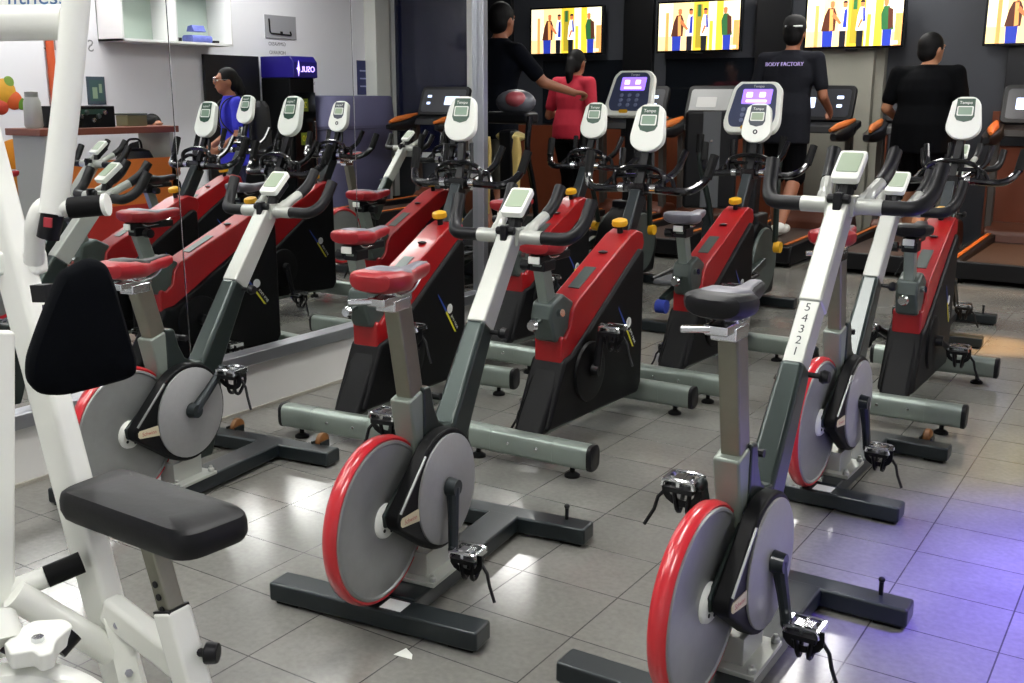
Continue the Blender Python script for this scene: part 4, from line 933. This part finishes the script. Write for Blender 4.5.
t = thing('mural_panel', 'white wall panel with fruit picture, orange ball and red base, left of orange pipe', 'mural', (WX-.022, 5.38, 0))
M = Matrix(((0, 0, -1, 0), (-1, 0, 0, 0), (0, 1, 0, 0), (0, 0, 0, 1)))
m = MB(); m.M = M; m.box((0, 1.15, .015), (.66, 2.2, .03)); b_ = m.build('panel', mat('gloss white panel', 'e4e4e8', .35), t)
m = MB(); m.M = M; m.box((0, .31, .032), (.66, .54, .004)); m.build('red_field', mat('mural red', 'c8321c', .45, 0, .25, 4), b_)
m = MB(); m.M = M; m.lathe([(0, .0), (.27, .0), (.26, .004), (0, .006)], 40, 'z', (.02, .68, .032)); m.build('orange_ball', mat('mural orange', 'd98a1e', .45, 0, .35, 14), b_)
for i, (dx, dz, r_, c) in enumerate(((.08, 1.34, .11, 'd8a030'), (.0, 1.27, .08, 'cf5a28'), (.12, 1.22, .07, 'b8402a'), (-.07, 1.24, .05, '5e8a2c'), (.03, 1.42, .05, '7fa046'))):
    m = MB(); m.M = M; m.lathe([(0, 0), (r_, 0), (r_*.92, .004), (0, .006)], 20, 'z', (dx, dz, .031)); m.build('fruit', mat('fruit '+c, c, .45, 0, .3, 20), b_)
tag(MB().cyl((WX-.05, 5.77, 0), (WX-.05, 5.77, CZ), .035, seg=16).build('wall_pipe', mat('orange pipe paint', 'd25a30', .4, 0, .15, 6)), 'vertical orange pipe on the white wall by the mural', 'pipe')
# reception counter
t = thing('reception_counter', 'reception counter with red brown top and orange and red front', 'counter', (1.2, 5.62, 0))
MB().box((-.0, 0, 1.03), (.46, 1.34, .055)).build('counter_top', mat('red brown laminate', '7d4432', .4, 0, .2, 8), t, bevel=.006)
MB().box((-.19, 0, .60), (.04, 1.24, .38)).build('orange_front', mat('orange laminate', 'd3742c', .45, 0, .12, 4), t)
MB().box((-.19, 0, .205), (.045, 1.24, .41)).build('red_front', mat('red laminate', 'b0241c', .45, 0, .12, 4), t)
for yy in (-.6, .60): MB().box((0, yy, .5), (.42, .04, 1.0)).build('end_panel', mat('grey laminate', 'a5a79f', .5), t)
MB().box((.05, 0, .55), (.3, 1.2, .03)).build('shelf', mat('grey laminate', 'a5a79f', .5), t)
t = thing('stereo_receiver', 'black stereo unit on the counter top', 'stereo', (1.18, 5.45, 1.058))
MB().box((0, 0, .085), (.3, .48, .17)).build('casing', SHELL, t, bevel=.006)
for i in range(6): MB().lathe([(0, 0), (.022, 0), (.018, -.018), (0, -.02)], 12, 'x', (-.15, -.14+.055*i, .06+.03*(i % 3))).build('dial', CHR if i % 2 else BLOCK, t)
MB().box((-.152, .0, .125), (.004, .3, .04)).build('display', mat('dim display', '27463c', .3), t)
t = thing('money_box', 'small olive box with a lid beside the stereo unit', 'box', (1.2, 5.98, 1.058))
MB().box((0, 0, .045), (.16, .2, .09)).build('box_body', mat('olive box', '6b6a4a', .5), t, bevel=.006); MB().box((0, 0, .098), (.17, .21, .016)).build('box_lid', BLOCK, t, bevel=.004)
t = thing('shaker_jar', 'grey jar standing on the counter by the orange pipe', 'jar', (1.2, 5.06, 1.058))
MB().lathe([(0, 0), (.06, 0), (.07, .02), (.065, .2), (.05, .24), (0, .24)], 20, 'z').build('jar_body', mat('pale grey jar', 'a9aaa2', .4), t); MB().lathe([(0, .24), (.05, .24), (.05, .28), (0, .285)], 20, 'z').build('jar_lid', mat('jar lid', '8b8c86', .4), t)
t = thing('black_bag', 'black bag standing on the shelf under the counter top', 'bag', (1.22, 6.0, .565))
MB().loft([[Vector((p[0], p[1], z)) for p in rrect(.22*k, .3*k, .06)] for z, k in ((0, .9), (.03, 1.), (.2, 1.02), (.28, .8), (.3, .5))]).build('bag_body', BVIN, t)
MB().tube(arc([(0, -.08, .27), (0, -.07, .38), (0, .07, .38), (0, .08, .27)], .05), .01, 8).build('bag_handle', BLK, t)
# person seated behind the counter
t = thing('stool', 'black stool behind the reception counter', 'stool', (1.80, 6.50, 0))
MB().lathe([(0, .40), (.17, .40), (.18, .43), (.16, .455), (0, .46)], 24, 'z').build('stool_seat', BVIN, t)
for k in range(4): MB().cyl((.1*math.cos(PI/4+k*PI/2), .1*math.sin(PI/4+k*PI/2), .41), (.17*math.cos(PI/4+k*PI/2), .17*math.sin(PI/4+k*PI/2), 0), .012, seg=8).build('leg', CHR, t)
J = dict(hip=(0, 0, .53), chest=(0, .12, .75), neck=(0, .18, .93), head=(0, .23, 1.035), sL=(-.18, .16, .84), sR=(.18, .16, .84), hL=(-.09, .02, .52), hR=(.09, .02, .52), kL=(-.1, .34, .50), kR=(.1, .34, .50),
         aL=(-.1, .26, .095), aR=(.1, .26, .095), eL=(-.24, .22, .60), wL=(-.12, .38, .62), eR=(.24, .22, .60), wR=(.12, .38, .62))
person('person', 'seated person with black hair bent low behind the reception counter', (1.80, 6.50, 0), R(90), J, shirt=DPANT, pants=DPANT, pants_to='ankle', hem=.5, k=.95, brow=-.02)
# woman in blue with a backpack
J = dict(hip=(0, 0, .86), chest=(0, .0, 1.13), neck=(0, .015, 1.30), head=(0, .05, 1.435), sL=(-.175, 0, 1.25), sR=(.175, 0, 1.25), hL=(-.085, 0, .83), hR=(.085, 0, .83), kL=(-.09, .03, .46), kR=(.09, .03, .46), aL=(-.1, -.02, .095), aR=(.1, .02, .095),
         eL=(-.235, .02, .98), wL=(-.2, .2, .86), eR=(.235, .02, .98), wR=(.2, .2, .86))
tp, sh, hd, Rh = person('person', 'woman in bright blue top with glasses and backpack, reflected in the mirror', (.52, 6.52, 0), R(212), J, shirt=BLUT, pants=mat('navy trousers cloth', '17193c', .85), pants_to='ankle', hem=.72, k=.95, long_hair=True, female=True)
m = MB()
for s in (-1, 1): m.lathe([(.022, -.002), (.026, -.002), (.026, .002), (.022, .002)], 16, 'y', (hd.x+s*.033, hd.y+.102, hd.z+.008), True); m.tube([(hd.x+s*.055, hd.y+.1, hd.z+.01), (hd.x+s*.078, hd.y+.0, hd.z+.012)], .002, 6)
m.build('glasses', CHR, tp)
t = thing('backpack', 'black backpack with a red badge on the back of the woman in blue', 'backpack', tp.location.copy(), R(212))
MB().loft([[Vector((p[0], -.145-.075+p[1], z)) for p in rrect(.29*k, .15*k, .05)] for z, k in ((.78, .8), (.82, 1.), (1.1, 1.), (1.22, .9), (1.27, .6))]).build('pack_body', mat('black nylon', '0f1013', .7, 0, .3, 80), t)
MB().lathe([(0, 0), (.035, 0), (.03, -.006), (0, -.007)], 16, 'y', (0, -.296, 1.1)).build('badge', REDV, t)
for s in (-1, 1): MB().tube(arc([(s*.1, -.15, 1.2), (s*.11, -.06, 1.335), (s*.11, .12, 1.27), (s*.12, .155, 1.1), (s*.14, -.0, .95), (s*.13, -.14, .88)], .08, 4), 1, sec=[(-.02, -.004), (.02, -.004), (.02, .004), (-.02, .004)]).build('strap', BLK, t)

# a scrap of white paper on the floor
g = P(405, 654, 1); d_ = g-Vector((0, 0, CAMH)); g = Vector((0, 0, CAMH))+d_*(-CAMH/d_.z)
o = MB().prism([(-.02, -.018), (.03, -.012), (.018, .006), (-.014, .022)], .0005, .0015, 'z').build('paper_scrap', WPLA); o.location = g; tag(o, 'small white paper scrap on the floor below the middle foreground bike', 'paper')

# ------------------------------------------------------------------ coloured lamps
def party_lamp(x, y, tx, ty, col, power, ang, label):
    t = thing('spot_lamp', label, 'lamp', (x, y, CZ), 0, 'small coloured ceiling spots')
    MB().lathe([(0, -.02), (.05, -.02), (.05, 0), (0, 0)], 16, 'z').build('mount_plate', BLK, t)
    MB().cyl((0, 0, -.02), (0, 0, -.12), .012, seg=8).build('stem', BLK, t)
    d = Vector((tx-x, ty-y, -CZ+.2)).normalized()
    MB().cyl(Vector((0, 0, -.12)), Vector((0, 0, -.12))+d*.12, .04, .055, 18).build('lamp_head', BLK, t)
    l = bpy.data.lights.new('spot', 'SPOT'); l.energy = power; l.color = col; l.spot_size = R(ang); l.spot_blend = 1.; l.shadow_soft_size = .04
    o = bpy.data.objects.new('spot', l); COL.objects.link(o); o.location = Vector((x, y, CZ-.12))+d*.14
    o.rotation_euler = d.to_track_quat('-Z', 'Y').to_euler()
party_lamp(1.0, 3.6, .36, 3.05, (.17, .10, 1), 2300, 44, 'small purple ceiling spot over the right floor, outside the frame')
party_lamp(-.2, 6.6, -.82, 6.1, (1, .5, .12), 900, 13, 'small amber spot added to warm the floor before the treadmills')  # added lamp, its pool stands in for orange reflections on the tiles
party_lamp(-.5, 9.6, -1.05, 8.9, (1, .5, .2), 260, 60, 'small amber spot added to tint the empty treadmill with orange stripes')  # unseen lamp added to turn the treadmill deck orange

# ------------------------------------------------------------------ lights
DIFF = bpy.data.materials.new('lamp diffuser'); DIFF.use_nodes = True
b = DIFF.node_tree.nodes['Principled BSDF']; b.inputs['Emission Color'].default_value = (1, .985, .95, 1); b.inputs['Emission Strength'].default_value = 30
def ceiling_light(x, y, along='y', label='', l=1.25, k=1.):
    t = thing('ceiling_light', label, 'ceiling light', (x, y, CZ), 0 if along == 'y' else PI/2, 'fluorescent ceiling lights')
    MB().box((0, 0, -.03), (.32, l+.06, .06)).build('housing', WPLA, t, bevel=.006)
    MB().box((0, 0, -.062), (.27, l, .008)).build('diffuser', DIFF, t)
for i, (x, y) in enumerate(((1.3, 4.9), (1.4, 6.3), (1.2, 7.6), (-.6, .1), (-1.7, 2.2), (-2.6, .7), (-1.9, 4.4), (-5.1, 8.3), (-2.1, 7.8), (-2.8, 9.5))):  # middle fitting along the right wall is added to brighten that wall
    ceiling_light(x, y, 'y', 'unseen white ceiling light fitting above the gym floor, outside the frame')
w = bpy.data.worlds.new('world'); S.world = w; w.use_nodes = True
w.node_tree.nodes['Background'].inputs[0].default_value = (.02, .022, .03, 1); w.node_tree.nodes['Background'].inputs[1].default_value = 1
S.view_settings.view_transform = 'Standard'; S.view_settings.look = 'None'; S.view_settings.exposure = .32; S.view_settings.gamma = 1
S.view_settings.use_curve_mapping = False
